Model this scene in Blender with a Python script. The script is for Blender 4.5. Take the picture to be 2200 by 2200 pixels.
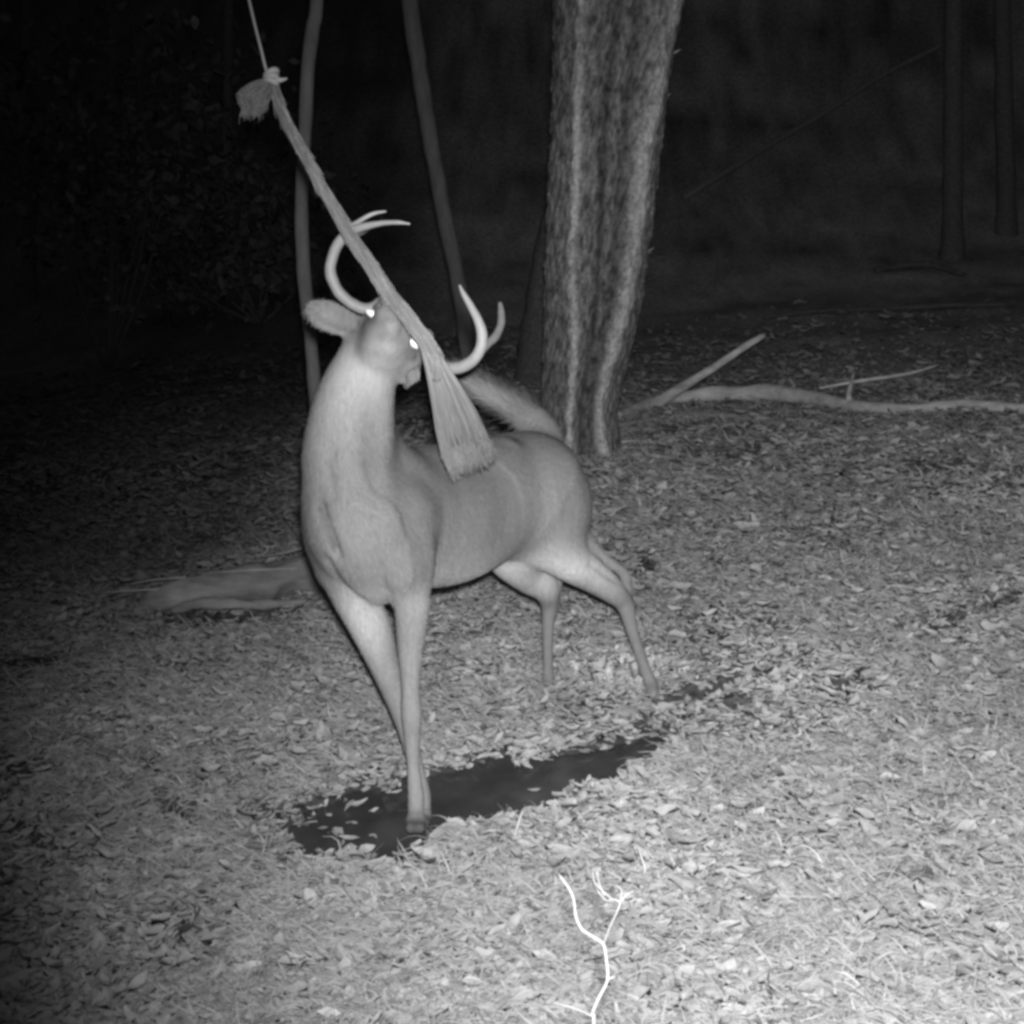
import bpy, math
import numpy as np
from mathutils import Vector

for o in list(bpy.data.objects):
    bpy.data.objects.remove(o, do_unlink=True)
sc = bpy.context.scene
COL = sc.collection
RNG = np.random.default_rng(11)

# ------------------------------------------------------------------ camera, ambient fill, infrared flash, exposure
PITCH = math.radians(17.65)
CAMZ = 1.77
FPX = 2860.0
cam_d = bpy.data.cameras.new("camera")
cam = bpy.data.objects.new("camera", cam_d)
COL.objects.link(cam)
cam.location = (0, 0, CAMZ)
cam.rotation_euler = (math.pi / 2 - PITCH, 0, 0)
cam_d.sensor_width = 36.0
cam_d.lens = 36.0 * FPX / 2200.0
cam_d.clip_start = 0.05
cam_d.clip_end = 500
sc.camera = cam
sc.render.resolution_x = 1024
sc.render.resolution_y = 1024

w = bpy.data.worlds.new("World")
sc.world = w
w.use_nodes = True
bgn = w.node_tree.nodes["Background"]
bgn.inputs[0].default_value = (0.040, 0.040, 0.040, 1)  # even grey ambient added to lift the blacks, brighter than a night sky
bgn.inputs[1].default_value = 1.0

FLASH_AIM = (2065, 1150)      # picture point the camera's own infrared flash is centred on
FLASH_W = 930.0
FLASH_CONE = 87.0

sc.view_settings.view_transform = 'Standard'
sc.view_settings.look = 'None'
sc.view_settings.exposure = 0.0
sc.view_settings.gamma = 1.0
sc.render.engine = 'CYCLES'
sc.cycles.filter_width = 3.4
sc.cycles.max_bounces = 4
sc.cycles.diffuse_bounces = 3
sc.cycles.transparent_max_bounces = 4

CP, SP = math.cos(PITCH), math.sin(PITCH)
CAMP = np.array([0, 0, CAMZ])
FWD = np.array([0, CP, -SP])
UPV = np.array([0, SP, CP])
RGT = np.array([1.0, 0, 0])


def C(px, py, d):
    """world point seen at photo pixel px,py (2200 px photo) at depth d metres"""
    return CAMP + d * (FWD + RGT * (px - 1100) / FPX + UPV * (1100 - py) / FPX)


def V3(x, y, z):
    """direction given as right, up, towards the camera"""
    return RGT * x + UPV * y - FWD * z


def nrm(v):
    v = np.asarray(v, float)
    return v / np.linalg.norm(v)


ld = bpy.data.lights.new("camera_flash", 'SPOT')
lo = bpy.data.objects.new("camera_flash", ld)
COL.objects.link(lo)
lo.location = (0.02, 0.02, CAMZ + 0.075)
ld.energy = FLASH_W
ld.spot_size = math.radians(FLASH_CONE)
ld.spot_blend = 1.0
ld.shadow_soft_size = 0.03
ld.color = (1, 1, 1)
_dir = Vector(C(FLASH_AIM[0], FLASH_AIM[1], 3.0)) - lo.location
lo.rotation_euler = _dir.to_track_quat('-Z', 'Y').to_euler()


# ------------------------------------------------------------------ numpy noise
def _hash(ix, iy, iz, s):
    n = (ix * 374761393 + iy * 668265263 + iz * 2147483647 + s * 974711) & 0xffffffff
    n = ((n ^ (n >> 13)) * 1274126177) & 0xffffffff
    n = (n ^ (n >> 16)) & 0xffffffff
    return n / 4294967295.0


def vnoise(P, scale, seed=0):
    P = np.asarray(P, float) * scale
    if P.shape[1] == 2:
        P = np.c_[P, np.zeros(len(P))]
    i = np.floor(P).astype(np.int64)
    f = P - i
    f = f * f * (3 - 2 * f)
    r = 0
    for dx in (0, 1):
        wx = f[:, 0] if dx else 1 - f[:, 0]
        for dy in (0, 1):
            wy = f[:, 1] if dy else 1 - f[:, 1]
            for dz in (0, 1):
                wz = f[:, 2] if dz else 1 - f[:, 2]
                r = r + wx * wy * wz * _hash(i[:, 0] + dx, i[:, 1] + dy, i[:, 2] + dz, seed)
    return r * 2 - 1


def fbm(P, scale, oct=3, seed=0):
    r = 0
    a = 1.0
    for k in range(oct):
        r = r + a * vnoise(P, scale * 2 ** k, seed + k * 17)
        a *= 0.5
    return r


# ------------------------------------------------------------------ terrain height
def gbase(x, y):
    x = np.asarray(x, float)
    y = np.asarray(y, float)
    P = np.stack([np.atleast_1d(x).ravel(), np.atleast_1d(y).ravel()], 1)
    n = 0.030 * vnoise(P, 0.9, 3) + 0.016 * vnoise(P, 2.7, 5) + 0.009 * vnoise(P, 7.0, 6)
    r = 0.045 * np.clip(P[:, 0], -6, 8) - 0.05 * np.clip(-1.1 - P[:, 0], 0, 4) ** 1.5 + n
    far = np.clip(P[:, 1] - 9, 0, 60)
    r = r + 0.10 * vnoise(P, 0.13, 9) * np.clip(far / 6, 0, 1)
    hill = np.clip(P[:, 1] - 10.6 - 0.12 * P[:, 0], 0, 60)  # added far hillside, raised to face the flash and close off the sky
    r = r + 0.62 * hill * np.clip(hill / 8, 0, 1) + 0.04 * vnoise(P, 0.9, 91) * np.clip(hill / 3, 0, 1)
    return r


def hit(px, py):
    """ground point under a photo pixel"""
    d = FWD + RGT * (px - 1100) / FPX + UPV * (1100 - py) / FPX
    t = 1.0
    for k in range(60):
        p = CAMP + d * t
        h = float(gbase(p[0], p[1])[0])
        t += (p[2] - h) / (-d[2]) * 0.8 if d[2] < 0 else 0
    return CAMP + d * t, t


PUD_PX = [(615, 1812), (655, 1752), (690, 1730), (777, 1698), (820, 1702), (870, 1675), (926, 1665), (1019, 1637), (1089, 1624),
          (1120, 1650), (1159, 1632), (1252, 1612), (1345, 1592), (1430, 1580), (1380, 1640), (1320, 1690),
          (1250, 1690), (1205, 1700), (1168, 1731), (1112, 1750), (1042, 1748), (960, 1772), (905, 1808),
          (865, 1850), (815, 1850), (754, 1828), (690, 1856), (640, 1840)]
PUD = np.array([hit(*p)[0][:2] for p in PUD_PX])
PUDZ = float(np.mean(gbase(PUD[:, 0], PUD[:, 1])))


def poly_sd(P, poly):
    """signed distance to polygon, negative inside"""
    P = np.asarray(P, float)
    n = len(poly)
    d = np.full(len(P), 1e9)
    ins = np.zeros(len(P), bool)
    for i in range(n):
        a, b = poly[i], poly[(i + 1) % n]
        e = b - a
        wv = P - a
        t = np.clip((wv @ e) / (e @ e), 0, 1)
        q = wv - t[:, None] * e
        d = np.minimum(d, np.hypot(q[:, 0], q[:, 1]))
        c = (a[1] > P[:, 1]) != (b[1] > P[:, 1])
        xi = a[0] + (P[:, 1] - a[1]) / (b[1] - a[1] + 1e-12) * e[0]
        ins ^= c & (P[:, 0] < xi)
    return np.where(ins, -d, d)


def puddle_sd(P):
    return poly_sd(P, PUD) + 0.022 * vnoise(P, 16, 41) + 0.016 * vnoise(P, 48, 42)


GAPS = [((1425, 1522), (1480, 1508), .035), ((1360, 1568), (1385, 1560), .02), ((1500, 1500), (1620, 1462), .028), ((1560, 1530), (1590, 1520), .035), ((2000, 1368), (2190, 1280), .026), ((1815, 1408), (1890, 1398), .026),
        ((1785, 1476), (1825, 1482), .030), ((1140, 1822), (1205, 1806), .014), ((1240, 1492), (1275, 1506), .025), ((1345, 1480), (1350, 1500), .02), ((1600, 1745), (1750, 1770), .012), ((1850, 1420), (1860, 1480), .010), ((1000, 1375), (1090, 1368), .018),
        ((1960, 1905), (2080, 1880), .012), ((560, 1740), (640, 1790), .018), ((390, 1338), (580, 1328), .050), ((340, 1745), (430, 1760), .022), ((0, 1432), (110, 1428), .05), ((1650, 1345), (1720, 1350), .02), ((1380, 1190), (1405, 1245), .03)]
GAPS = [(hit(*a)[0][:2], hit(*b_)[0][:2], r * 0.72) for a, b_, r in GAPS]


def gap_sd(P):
    """distance to the dark gaps in the litter, some put in as shadows, negative inside"""
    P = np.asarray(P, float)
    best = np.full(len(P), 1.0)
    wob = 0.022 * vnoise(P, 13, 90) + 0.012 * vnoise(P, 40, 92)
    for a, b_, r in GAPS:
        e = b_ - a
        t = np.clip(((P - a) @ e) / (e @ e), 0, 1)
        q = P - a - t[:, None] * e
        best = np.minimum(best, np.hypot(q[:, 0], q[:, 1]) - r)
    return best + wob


def gh(x, y):
    """ground height with the muddy hollow"""
    x = np.atleast_1d(np.asarray(x, float)).ravel()
    y = np.atleast_1d(np.asarray(y, float)).ravel()
    r = gbase(x, y)
    near = (np.abs(x + 0.1) < 1.2) & (y > 2.3) & (y < 4.2)
    if near.any():
        P = np.stack([x[near], y[near]], 1)
        s = puddle_sd(P)
        m = np.clip(0.9 - s / 0.035, 0, 1)
        m = m * m * (3 - 2 * m)
        r[near] = r[near] * (1 - m) + (r[near] - 0.035) * m
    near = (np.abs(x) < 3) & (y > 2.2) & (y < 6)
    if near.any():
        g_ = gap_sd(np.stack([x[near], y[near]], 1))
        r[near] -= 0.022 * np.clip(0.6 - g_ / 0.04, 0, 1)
    return r


# ------------------------------------------------------------------ materials
def new_mat(name):
    m = bpy.data.materials.new(name)
    m.use_nodes = True
    nt = m.node_tree
    b = nt.nodes["Principled BSDF"]
    b.inputs["Roughness"].default_value = 0.9
    b.inputs["Specular IOR Level"].default_value = 0.15
    return m, nt, b


def attr_mat(name, rough=0.9, spec=0.15, scale=40, amount=0.3, bump=0.3, bdist=0.004, stretch=(1, 1, 1), detail=6, trans=False):
    """grey material whose albedo is the mesh's own 'val' attribute broken up by noise"""
    m, nt, b = new_mat(name)
    N = nt.nodes
    L = nt.links
    at = N.new("ShaderNodeAttribute")
    at.attribute_name = "val"
    tc = N.new("ShaderNodeTexCoord")
    mp = N.new("ShaderNodeMapping")
    mp.inputs["Scale"].default_value = stretch
    L.new(tc.outputs["Object"], mp.inputs[0])
    no = N.new("ShaderNodeTexNoise")
    no.inputs["Scale"].default_value = scale
    no.inputs["Detail"].default_value = detail
    no.inputs["Roughness"].default_value = 0.65
    L.new(mp.outputs[0], no.inputs["Vector"])
    mr = N.new("ShaderNodeMapRange")
    mr.inputs["From Min"].default_value = 0.25
    mr.inputs["From Max"].default_value = 0.75
    mr.inputs["To Min"].default_value = 1 - amount
    mr.inputs["To Max"].default_value = 1 + amount
    L.new(no.outputs["Fac"], mr.inputs["Value"])
    mu = N.new("ShaderNodeMath")
    mu.operation = 'MULTIPLY'
    L.new(at.outputs["Fac"], mu.inputs[0])
    L.new(mr.outputs[0], mu.inputs[1])
    cc = N.new("ShaderNodeCombineColor")
    for k in range(3):
        L.new(mu.outputs[0], cc.inputs[k])
    L.new(cc.outputs[0], b.inputs["Base Color"])
    b.inputs["Roughness"].default_value = rough
    b.inputs["Specular IOR Level"].default_value = spec
    if bump > 0:
        bp = N.new("ShaderNodeBump")
        bp.inputs["Strength"].default_value = bump
        bp.inputs["Distance"].default_value = bdist
        L.new(no.outputs["Fac"], bp.inputs["Height"])
        L.new(bp.outputs[0], b.inputs["Normal"])
    return m


M_GROUND = attr_mat("soil_and_crumbled_litter", scale=30, amount=0.7, bump=0.9, bdist=0.02, detail=10)
M_LEAF = attr_mat("dead_leaf", scale=60, amount=0.22, bump=0.3, bdist=0.002)
M_STRAW = attr_mat("dry_straw", scale=60, amount=0.15, bump=0)
M_BARK = attr_mat("furrowed_bark", scale=55, amount=0.6, bump=1.0, bdist=0.015, stretch=(1, 1, 0.9), detail=9)
M_SMOOTHBARK = attr_mat("smooth_bark", scale=30, amount=0.3, bump=0.4, bdist=0.004, stretch=(1, 1, 0.3))
M_WOOD = attr_mat("weathered_wood", scale=22, amount=0.5, bump=0.9, bdist=0.012, stretch=(0.3, 1, 1), detail=9)
M_FUR = attr_mat("short_deer_fur", rough=0.95, spec=0.05, scale=95, amount=0.14, bump=0.5, bdist=0.004, stretch=(1, 1, 0.35), detail=5)
M_ANT = attr_mat("antler_bone", rough=0.55, spec=0.4, scale=60, amount=0.12, bump=0.2, bdist=0.002)
M_ROPE = attr_mat("rope_fibre", scale=300, amount=0.18, bump=0.3, bdist=0.001)
M_FOL = attr_mat("night_foliage", scale=30, amount=0.3, bump=0)
m, nt, b = new_mat("wet_mud")
b.inputs["Base Color"].default_value = (0.042, 0.042, 0.042, 1)
b.inputs["Roughness"].default_value = 0.12
b.inputs["Specular IOR Level"].default_value = 0.5
no = nt.nodes.new("ShaderNodeTexNoise")
no.inputs["Scale"].default_value = 14
no.inputs["Detail"].default_value = 6
cr = nt.nodes.new("ShaderNodeMapRange")
cr.inputs["To Min"].default_value = 0.028
cr.inputs["To Max"].default_value = 0.085
tc = nt.nodes.new("ShaderNodeTexCoord")
nt.links.new(tc.outputs["Object"], no.inputs["Vector"])
nt.links.new(no.outputs["Fac"], cr.inputs["Value"])
nt.links.new(cr.outputs[0], b.inputs["Base Color"])
M_MUD = m
m, nt, b = new_mat("eye_shine")
b.inputs["Base Color"].default_value = (1, 1, 1, 1)
b.inputs["Metallic"].default_value = 0.45
b.inputs["Roughness"].default_value = 0.5
b.inputs["Specular IOR Level"].default_value = 0.8
M_EYE = m
m, nt, b = new_mat("dark_skin")
b.inputs["Base Color"].default_value = (0.09, 0.09, 0.09, 1)
b.inputs["Roughness"].default_value = 0.5
M_DARK = m


# ------------------------------------------------------------------ object helpers
def mesh_obj(name, V, F, mat, val=None, parent=None, smooth=True):
    V = np.asarray(V, np.float32)
    me = bpy.data.meshes.new(name)
    if isinstance(F, np.ndarray):
        nf, k = F.shape
        me.vertices.add(len(V))
        me.vertices.foreach_set("co", V.ravel())
        me.loops.add(nf * k)
        me.loops.foreach_set("vertex_index", F.astype(np.int32).ravel())
        me.polygons.add(nf)
        me.polygons.foreach_set("loop_start", np.arange(0, nf * k, k, dtype=np.int32))
        me.polygons.foreach_set("loop_total", np.full(nf, k, np.int32))
        me.update(calc_edges=True)
    else:
        me.from_pydata([tuple(map(float, v)) for v in V], [], F)
        me.update()
    me.polygons.foreach_set("use_smooth", np.full(len(me.polygons), smooth))
    if val is None:
        val = 0.3
    val = np.broadcast_to(np.asarray(val, np.float32), (len(V),))
    a = me.attributes.new("val", 'FLOAT', 'POINT')
    a.data.foreach_set("value", np.ascontiguousarray(val))
    me.materials.append(mat)
    ob = bpy.data.objects.new(name, me)
    COL.objects.link(ob)
    if parent is not None:
        ob.parent = parent
        ob.matrix_parent_inverse = parent.matrix_basis.inverted()
    return ob


def empty(name, loc):
    e = bpy.data.objects.new(name, None)
    e.location = tuple(float(v) for v in loc)
    e.empty_display_size = 0.1
    COL.objects.link(e)
    return e


def tag(o, label=None, cat=None, group=None, kind=None):
    if label:
        o["label"] = label
    if cat:
        o["category"] = cat
    if group:
        o["group"] = group
    if kind:
        o["kind"] = kind
    return o


class MB:
    def __init__(s):
        s.V, s.F, s.A, s.n = [], [], [], 0

    def add(s, V, F, val=0.3):
        V = np.asarray(V, float)
        s.V.append(V)
        s.F.extend([tuple(int(i) + s.n for i in f) for f in F])
        s.A.append(np.broadcast_to(np.asarray(val, float), (len(V),)))
        s.n += len(V)

    def tube(s, pts, rad, sides=10, val=0.3, rough=0.0, seed=0, caps=True, smooth=3, rfreq=12, flat=None):
        P = np.asarray(pts, float)
        R = np.broadcast_to(np.asarray(rad, float), (len(P),)).copy()
        if smooth:
            P, R = resample(P, R, smooth)
        n = len(P)
        T = np.gradient(P, axis=0)
        T /= np.linalg.norm(T, axis=1)[:, None] + 1e-12
        ref = np.array([0.0, 0, 1]) if abs(T[0][2]) < 0.9 else np.array([1.0, 0, 0])
        A = ref - T[0] * (ref @ T[0])
        A /= np.linalg.norm(A)
        rings = []
        for i in range(n):
            A = A - T[i] * (A @ T[i])
            A /= np.linalg.norm(A)
            B = np.cross(T[i], A)
            th = np.linspace(0, 2 * np.pi, sides, endpoint=False)
            ring = P[i] + R[i] * (np.cos(th)[:, None] * A + np.sin(th)[:, None] * B)
            rings.append(ring)
        V = np.concatenate(rings)
        if rough:
            C0 = np.repeat(P, sides, 0)
            nn = fbm(V + seed * 3.7, rfreq, 3, seed)
            V = C0 + (V - C0) * (1 + rough * nn)[:, None]
        F = []
        for i in range(n - 1):
            for j in range(sides):
                k = (j + 1) % sides
                F.append((i * sides + j, i * sides + k, (i + 1) * sides + k, (i + 1) * sides + j))
        if caps:
            V = np.concatenate([V, [P[0], P[-1]]])
            c0, c1 = n * sides, n * sides + 1
            for j in range(sides):
                k = (j + 1) % sides
                F.append((c0, k, j))
                F.append((c1, (n - 1) * sides + j, (n - 1) * sides + k))
        if not np.isscalar(val):
            val = np.interp(np.linspace(0, 1, n), np.linspace(0, 1, len(val)), val)
            val = np.repeat(val, sides)
            if caps:
                val = np.concatenate([val, [val[0], val[-1]]])
        s.add(V, F, val)

    def build(s, name, mat, parent=None, smooth=True):
        return mesh_obj(name, np.concatenate(s.V), s.F, mat, np.concatenate(s.A), parent, smooth)


def resample(P, R, k):
    """Catmull-Rom subdivision"""
    n = len(P)
    if n < 3:
        t = np.linspace(0, 1, k * (n - 1) + 1)
        u = np.linspace(0, 1, n)
        return np.stack([np.interp(t, u, P[:, i]) for i in range(3)], 1), np.interp(t, u, R)
    Q = np.vstack([2 * P[0] - P[1], P, 2 * P[-1] - P[-2]])
    out, ro = [], []
    for i in range(n - 1):
        p0, p1, p2, p3 = Q[i:i + 4]
        for j in range(k):
            t = j / k
            out.append(0.5 * (2 * p1 + (p2 - p0) * t + (2 * p0 - 5 * p1 + 4 * p2 - p3) * t * t + (3 * p1 - p0 - 3 * p2 + p3) * t ** 3))
            ro.append(R[i] * (1 - t) + R[i + 1] * t)
    out.append(P[-1])
    ro.append(R[-1])
    return np.array(out), np.array(ro)


# ------------------------------------------------------------------ ground sheet
def axis(lo, hi, a, b, step, far):
    mid = np.arange(a, b + 1e-6, step)

    def ext(start, end):
        v = [start]
        st = step
        sgn = 1 if end > start else -1
        while abs(v[-1] - start) < abs(end - start):
            st = min(st * 1.035, far)
            v.append(v[-1] + sgn * st)
        return np.array(v[1:])
    return np.concatenate([ext(a, lo)[::-1], mid, ext(b, hi)])


gx = axis(-70, 70, -1.7, 2.0, 0.014, 2.5)
gy = axis(-12, 90, 2.0, 5.2, 0.014, 2.5)
GX, GY = np.meshgrid(gx, gy)
GP = np.stack([GX.ravel(), GY.ravel()], 1)
GZ = gh(GP[:, 0], GP[:, 1])
sdp = np.full(len(GP), 1.0)
nr = (np.abs(GP[:, 0] + 0.1) < 1.3) & (GP[:, 1] > 2.2) & (GP[:, 1] < 4.3)
sdp[nr] = puddle_sd(GP[nr])
rgh = np.clip((sdp + 0.01) / 0.03, 0.1, 1)
GZ = GZ + rgh * (0.008 * fbm(GP, 14, 3, 77)) * np.clip(1 - (np.hypot(GP[:, 0], GP[:, 1]) - 8) / 10, 0.2, 1)
nx, ny = len(gx), len(gy)
I = np.arange(nx * ny).reshape(ny, nx)
GF = np.stack([I[:-1, :-1], I[:-1, 1:], I[1:, 1:], I[1:, :-1]], -1).reshape(-1, 4)
gval = 0.16 + 0.05 * fbm(GP, 5, 3, 8)
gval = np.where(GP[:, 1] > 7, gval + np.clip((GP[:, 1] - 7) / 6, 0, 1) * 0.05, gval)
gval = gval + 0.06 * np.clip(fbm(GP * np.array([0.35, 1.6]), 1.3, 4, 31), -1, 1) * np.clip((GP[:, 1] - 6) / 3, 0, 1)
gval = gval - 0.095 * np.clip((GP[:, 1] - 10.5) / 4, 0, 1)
gval = np.where(sdp < 0.05, 0.06, gval)
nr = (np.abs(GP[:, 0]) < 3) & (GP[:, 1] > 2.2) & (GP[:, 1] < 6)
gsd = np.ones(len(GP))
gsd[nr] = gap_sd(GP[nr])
gval = np.where(gsd < 0.02, 0.075, gval)  # dark gap soil, also standing in for shadows behind puddle and under log
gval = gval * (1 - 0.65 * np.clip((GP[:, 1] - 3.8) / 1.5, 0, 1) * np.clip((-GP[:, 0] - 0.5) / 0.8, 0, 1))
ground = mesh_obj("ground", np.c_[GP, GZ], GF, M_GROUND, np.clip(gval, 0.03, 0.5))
tag(ground, "leaf strewn forest floor rising gently to the right", kind="structure")

# the shallow muddy pool under the rope: a flat wet sheet lying in the hollow
ws = 0.012
wx = np.arange(PUD[:, 0].min() - 0.1, PUD[:, 0].max() + 0.1, ws)
wy = np.arange(PUD[:, 1].min() - 0.1, PUD[:, 1].max() + 0.1, ws)
WX, WY = np.meshgrid(wx, wy)
WP = np.stack([WX.ravel(), WY.ravel()], 1)
ins = puddle_sd(WP) < 0.026
base = gbase(WP[:, 0], WP[:, 1]) - 0.012
J = np.arange(len(WP)).reshape(len(wy), len(wx))
Q = np.stack([J[:-1, :-1], J[:-1, 1:], J[1:, 1:], J[1:, :-1]], -1).reshape(-1, 4)
Q = Q[ins[Q].all(1)]
used = np.unique(Q)
mp_ = np.full(len(WP), -1)
mp_[used] = np.arange(len(used))
mud = mesh_obj("mud_puddle", np.c_[WP[used], base[used]], mp_[Q], M_MUD)
tag(mud, "dark wet mud puddle under the deer's front hooves", kind="structure")


# ------------------------------------------------------------------ leaf litter (stuff)
def batch_leaves(X, Y, Z, L, W, val, tilt, rng, curl=0.35):
    n = len(X)
    us = np.array([-0.5, -0.17, 0.17, 0.5])
    ws_ = np.array([0.12, 0.46, 0.5, 0.10])
    vs = np.array([-1.0, 0.0, 1.0])
    U, Vv = np.meshgrid(us, vs, indexing='ij')
    Wd = np.repeat(ws_[:, None], 3, 1)
    lx = U.ravel()[None] * L[:, None]
    jig = 1 + 0.9 * (rng.random((n, 12)) - 0.5)
    ly = (Vv * Wd).ravel()[None] * W[:, None] * jig
    c1 = (rng.random(n) - 0.35) * curl * 4
    c2 = (rng.random(n) - 0.4) * curl * 3
    lz = c1[:, None] * W[:, None] * (Vv.ravel() ** 2)[None] * 0.5 + c2[:, None] * L[:, None] * (U.ravel() ** 2)[None]
    lz = lz + (rng.random((n, 12)) - 0.5) * W[:, None] * 0.36
    a = rng.normal(0.15, 0.95, n) + np.pi * (rng.random(n) > 0.5)
    tx = rng.normal(0, 1, n) * tilt
    ty = rng.normal(0, 1, n) * tilt
    # tilt about x then y, then yaw
    y1 = ly * np.cos(tx)[:, None] - lz * np.sin(tx)[:, None]
    z1 = ly * np.sin(tx)[:, None] + lz * np.cos(tx)[:, None]
    x2 = lx * np.cos(ty)[:, None] + z1 * np.sin(ty)[:, None]
    z2 = -lx * np.sin(ty)[:, None] + z1 * np.cos(ty)[:, None]
    x3 = x2 * np.cos(a)[:, None] - y1 * np.sin(a)[:, None]
    y3 = x2 * np.sin(a)[:, None] + y1 * np.cos(a)[:, None]
    Vt = np.stack([x3 + X[:, None], y3 + Y[:, None], z2 + Z[:, None]], -1).reshape(-1, 3)
    q = []
    for i in range(3):
        for j in range(2):
            q.append([i * 3 + j, (i + 1) * 3 + j, (i + 1) * 3 + j + 1, i * 3 + j + 1])
    q = np.array(q)
    F = (q[None] + (np.arange(n) * 12)[:, None, None]).reshape(-1, 4)
    return Vt, F, np.repeat(val, 12)


def scatter(n, y0, y1, power, margin=0.5):
    u = RNG.random(n)
    e = power
    Y = (y0 ** e + u * (y1 ** e - y0 ** e)) ** (1 / e)
    hw = 0.40 * Y + margin
    X = (RNG.random(n) * 2 - 1) * hw
    return X, Y


N1 = 175000
X, Y = scatter(N1, 1.3, 11.5, -0.10, 0.55)
P2 = np.stack([X, Y], 1)
keep = np.ones(N1, bool)
nr = (np.abs(X + 0.1) < 1.3) & (Y > 2.2) & (Y < 4.3)
sd = np.ones(N1)
sd[nr] = puddle_sd(P2[nr])
keep &= ~((sd < 0.008) & (RNG.random(N1) > 0.006 + 0.13 * (X < -0.40)))
keep &= RNG.random(N1) > np.clip((Y - 6.6) / 4.0, 0, 1) ** 0.7
# random bare patches, and gaps standing in for shadows behind the puddle
bare = fbm(P2, 3.0, 3, 55)
keep &= ~((bare < -0.75) & (RNG.random(N1) > 0.3))
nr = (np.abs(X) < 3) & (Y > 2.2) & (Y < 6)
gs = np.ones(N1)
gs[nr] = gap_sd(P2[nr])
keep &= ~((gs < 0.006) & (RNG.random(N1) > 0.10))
X, Y = X[keep], Y[keep]
n = len(X)
sz = np.clip(RNG.lognormal(math.log(0.030), 0.48, n), 0.010, 0.056) * (1 + np.clip(Y - 4, 0, 9) * 0.12)
big = RNG.random(n) < 0.005
sz[big] *= 1.7
W_ = sz * (0.20 + 0.42 * RNG.random(n))
Z = gh(X, Y) + 0.004 + np.abs(RNG.normal(0, 0.010, n)) + 0.016 * np.clip(vnoise(np.stack([X, Y], 1), 5.0, 27), 0, 1)
PL = np.stack([X, Y], 1)
patch = fbm(PL, 2.2, 3, 21)
lval = np.clip(0.36 + 0.042 * RNG.normal(0, 1, n) + 0.07 * patch, 0.10, 0.62)
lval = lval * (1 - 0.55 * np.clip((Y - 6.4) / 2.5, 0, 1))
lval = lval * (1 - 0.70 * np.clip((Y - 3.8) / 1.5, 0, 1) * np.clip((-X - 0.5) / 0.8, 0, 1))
# pile of torn leaves thrown up round the hind hooves
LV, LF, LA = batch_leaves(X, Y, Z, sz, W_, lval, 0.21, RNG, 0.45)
pc = hit(1290, 1470)[0]
npile = 1100
ang = RNG.random(npile) * 2 * np.pi
rr = np.sqrt(RNG.random(npile))
PX = pc[0] + 0.06 + rr * np.cos(ang) * 0.26
PY = pc[1] + 0.05 + rr * np.sin(ang) * 0.17
PZ = gh(PX, PY) + RNG.random(npile) * 0.075 * (1 - rr ** 2)
psz = RNG.uniform(0.02, 0.05, npile)
V2, F2, A2 = batch_leaves(PX, PY, PZ, psz, psz * 0.55, np.clip(0.37 + 0.07 * RNG.normal(0, 1, npile), 0.2, 0.7), 0.6, RNG)
F2 = F2 + len(LV)
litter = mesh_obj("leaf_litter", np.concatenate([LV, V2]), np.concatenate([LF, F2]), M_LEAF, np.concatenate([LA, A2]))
tag(litter, "pale matted dead leaves covering the forest floor", "leaf litter", kind="stuff")


def batch_blades(X, Y, Z, L, W, rise, val, rng, seg=5):
    n = len(X)
    a = rng.normal(0.2, 0.9, n) + np.pi * (rng.random(n) > 0.5)
    bend = rng.normal(0, 1, n) * 0.9
    t = np.linspace(0, 1, seg)
    th = a[:, None] + bend[:, None] * t[None]
    dx = np.cumsum(np.cos(th), 1) / seg * L[:, None]
    dy = np.cumsum(np.sin(th), 1) / seg * L[:, None]
    zz = rise[:, None] * L[:, None] * np.sin(t * np.pi * 0.8)[None]
    Cx = X[:, None] + dx
    Cy = Y[:, None] + dy
    Cz = Z[:, None] + zz
    wv = W[:, None] * (1 - 0.75 * t[None])
    nx_, ny_ = -np.sin(th), np.cos(th)
    A = np.stack([Cx + nx_ * wv, Cy + ny_ * wv, Cz], -1)
    B = np.stack([Cx - nx_ * wv, Cy - ny_ * wv, Cz + wv * 0.8], -1)
    V = np.stack([A, B], 2).reshape(-1, 3)
    q = np.array([[2 * i, 2 * i + 1, 2 * i + 3, 2 * i + 2] for i in range(seg - 1)])
    F = (q[None] + (np.arange(n) * seg * 2)[:, None, None]).reshape(-1, 4)
    return V, F, np.repeat(val, seg * 2)


N2 = 130000
X, Y = scatter(N2, 1.5, 8.5, 0.05, 0.4)
P2 = np.stack([X, Y], 1)
nr = (np.abs(X + 0.1) < 1.3) & (Y > 2.2) & (Y < 4.3)
sd = np.ones(N2)
sd[nr] = puddle_sd(P2[nr])
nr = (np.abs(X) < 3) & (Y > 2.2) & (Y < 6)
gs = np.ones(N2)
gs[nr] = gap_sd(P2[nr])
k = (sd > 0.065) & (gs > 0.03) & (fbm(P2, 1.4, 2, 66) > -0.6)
X, Y = X[k], Y[k]
n = len(X)
Z = gh(X, Y) + 0.010 + RNG.random(n) * 0.018
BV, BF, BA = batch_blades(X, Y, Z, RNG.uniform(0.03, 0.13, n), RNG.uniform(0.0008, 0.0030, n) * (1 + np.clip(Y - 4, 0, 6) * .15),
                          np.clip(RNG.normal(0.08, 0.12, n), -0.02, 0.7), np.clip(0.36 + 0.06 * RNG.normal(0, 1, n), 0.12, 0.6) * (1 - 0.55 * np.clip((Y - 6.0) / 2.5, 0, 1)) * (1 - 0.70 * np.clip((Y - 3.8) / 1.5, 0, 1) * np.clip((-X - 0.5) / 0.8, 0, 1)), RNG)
straw = mesh_obj("dry_grass", BV, BF, M_STRAW, BA)
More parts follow.
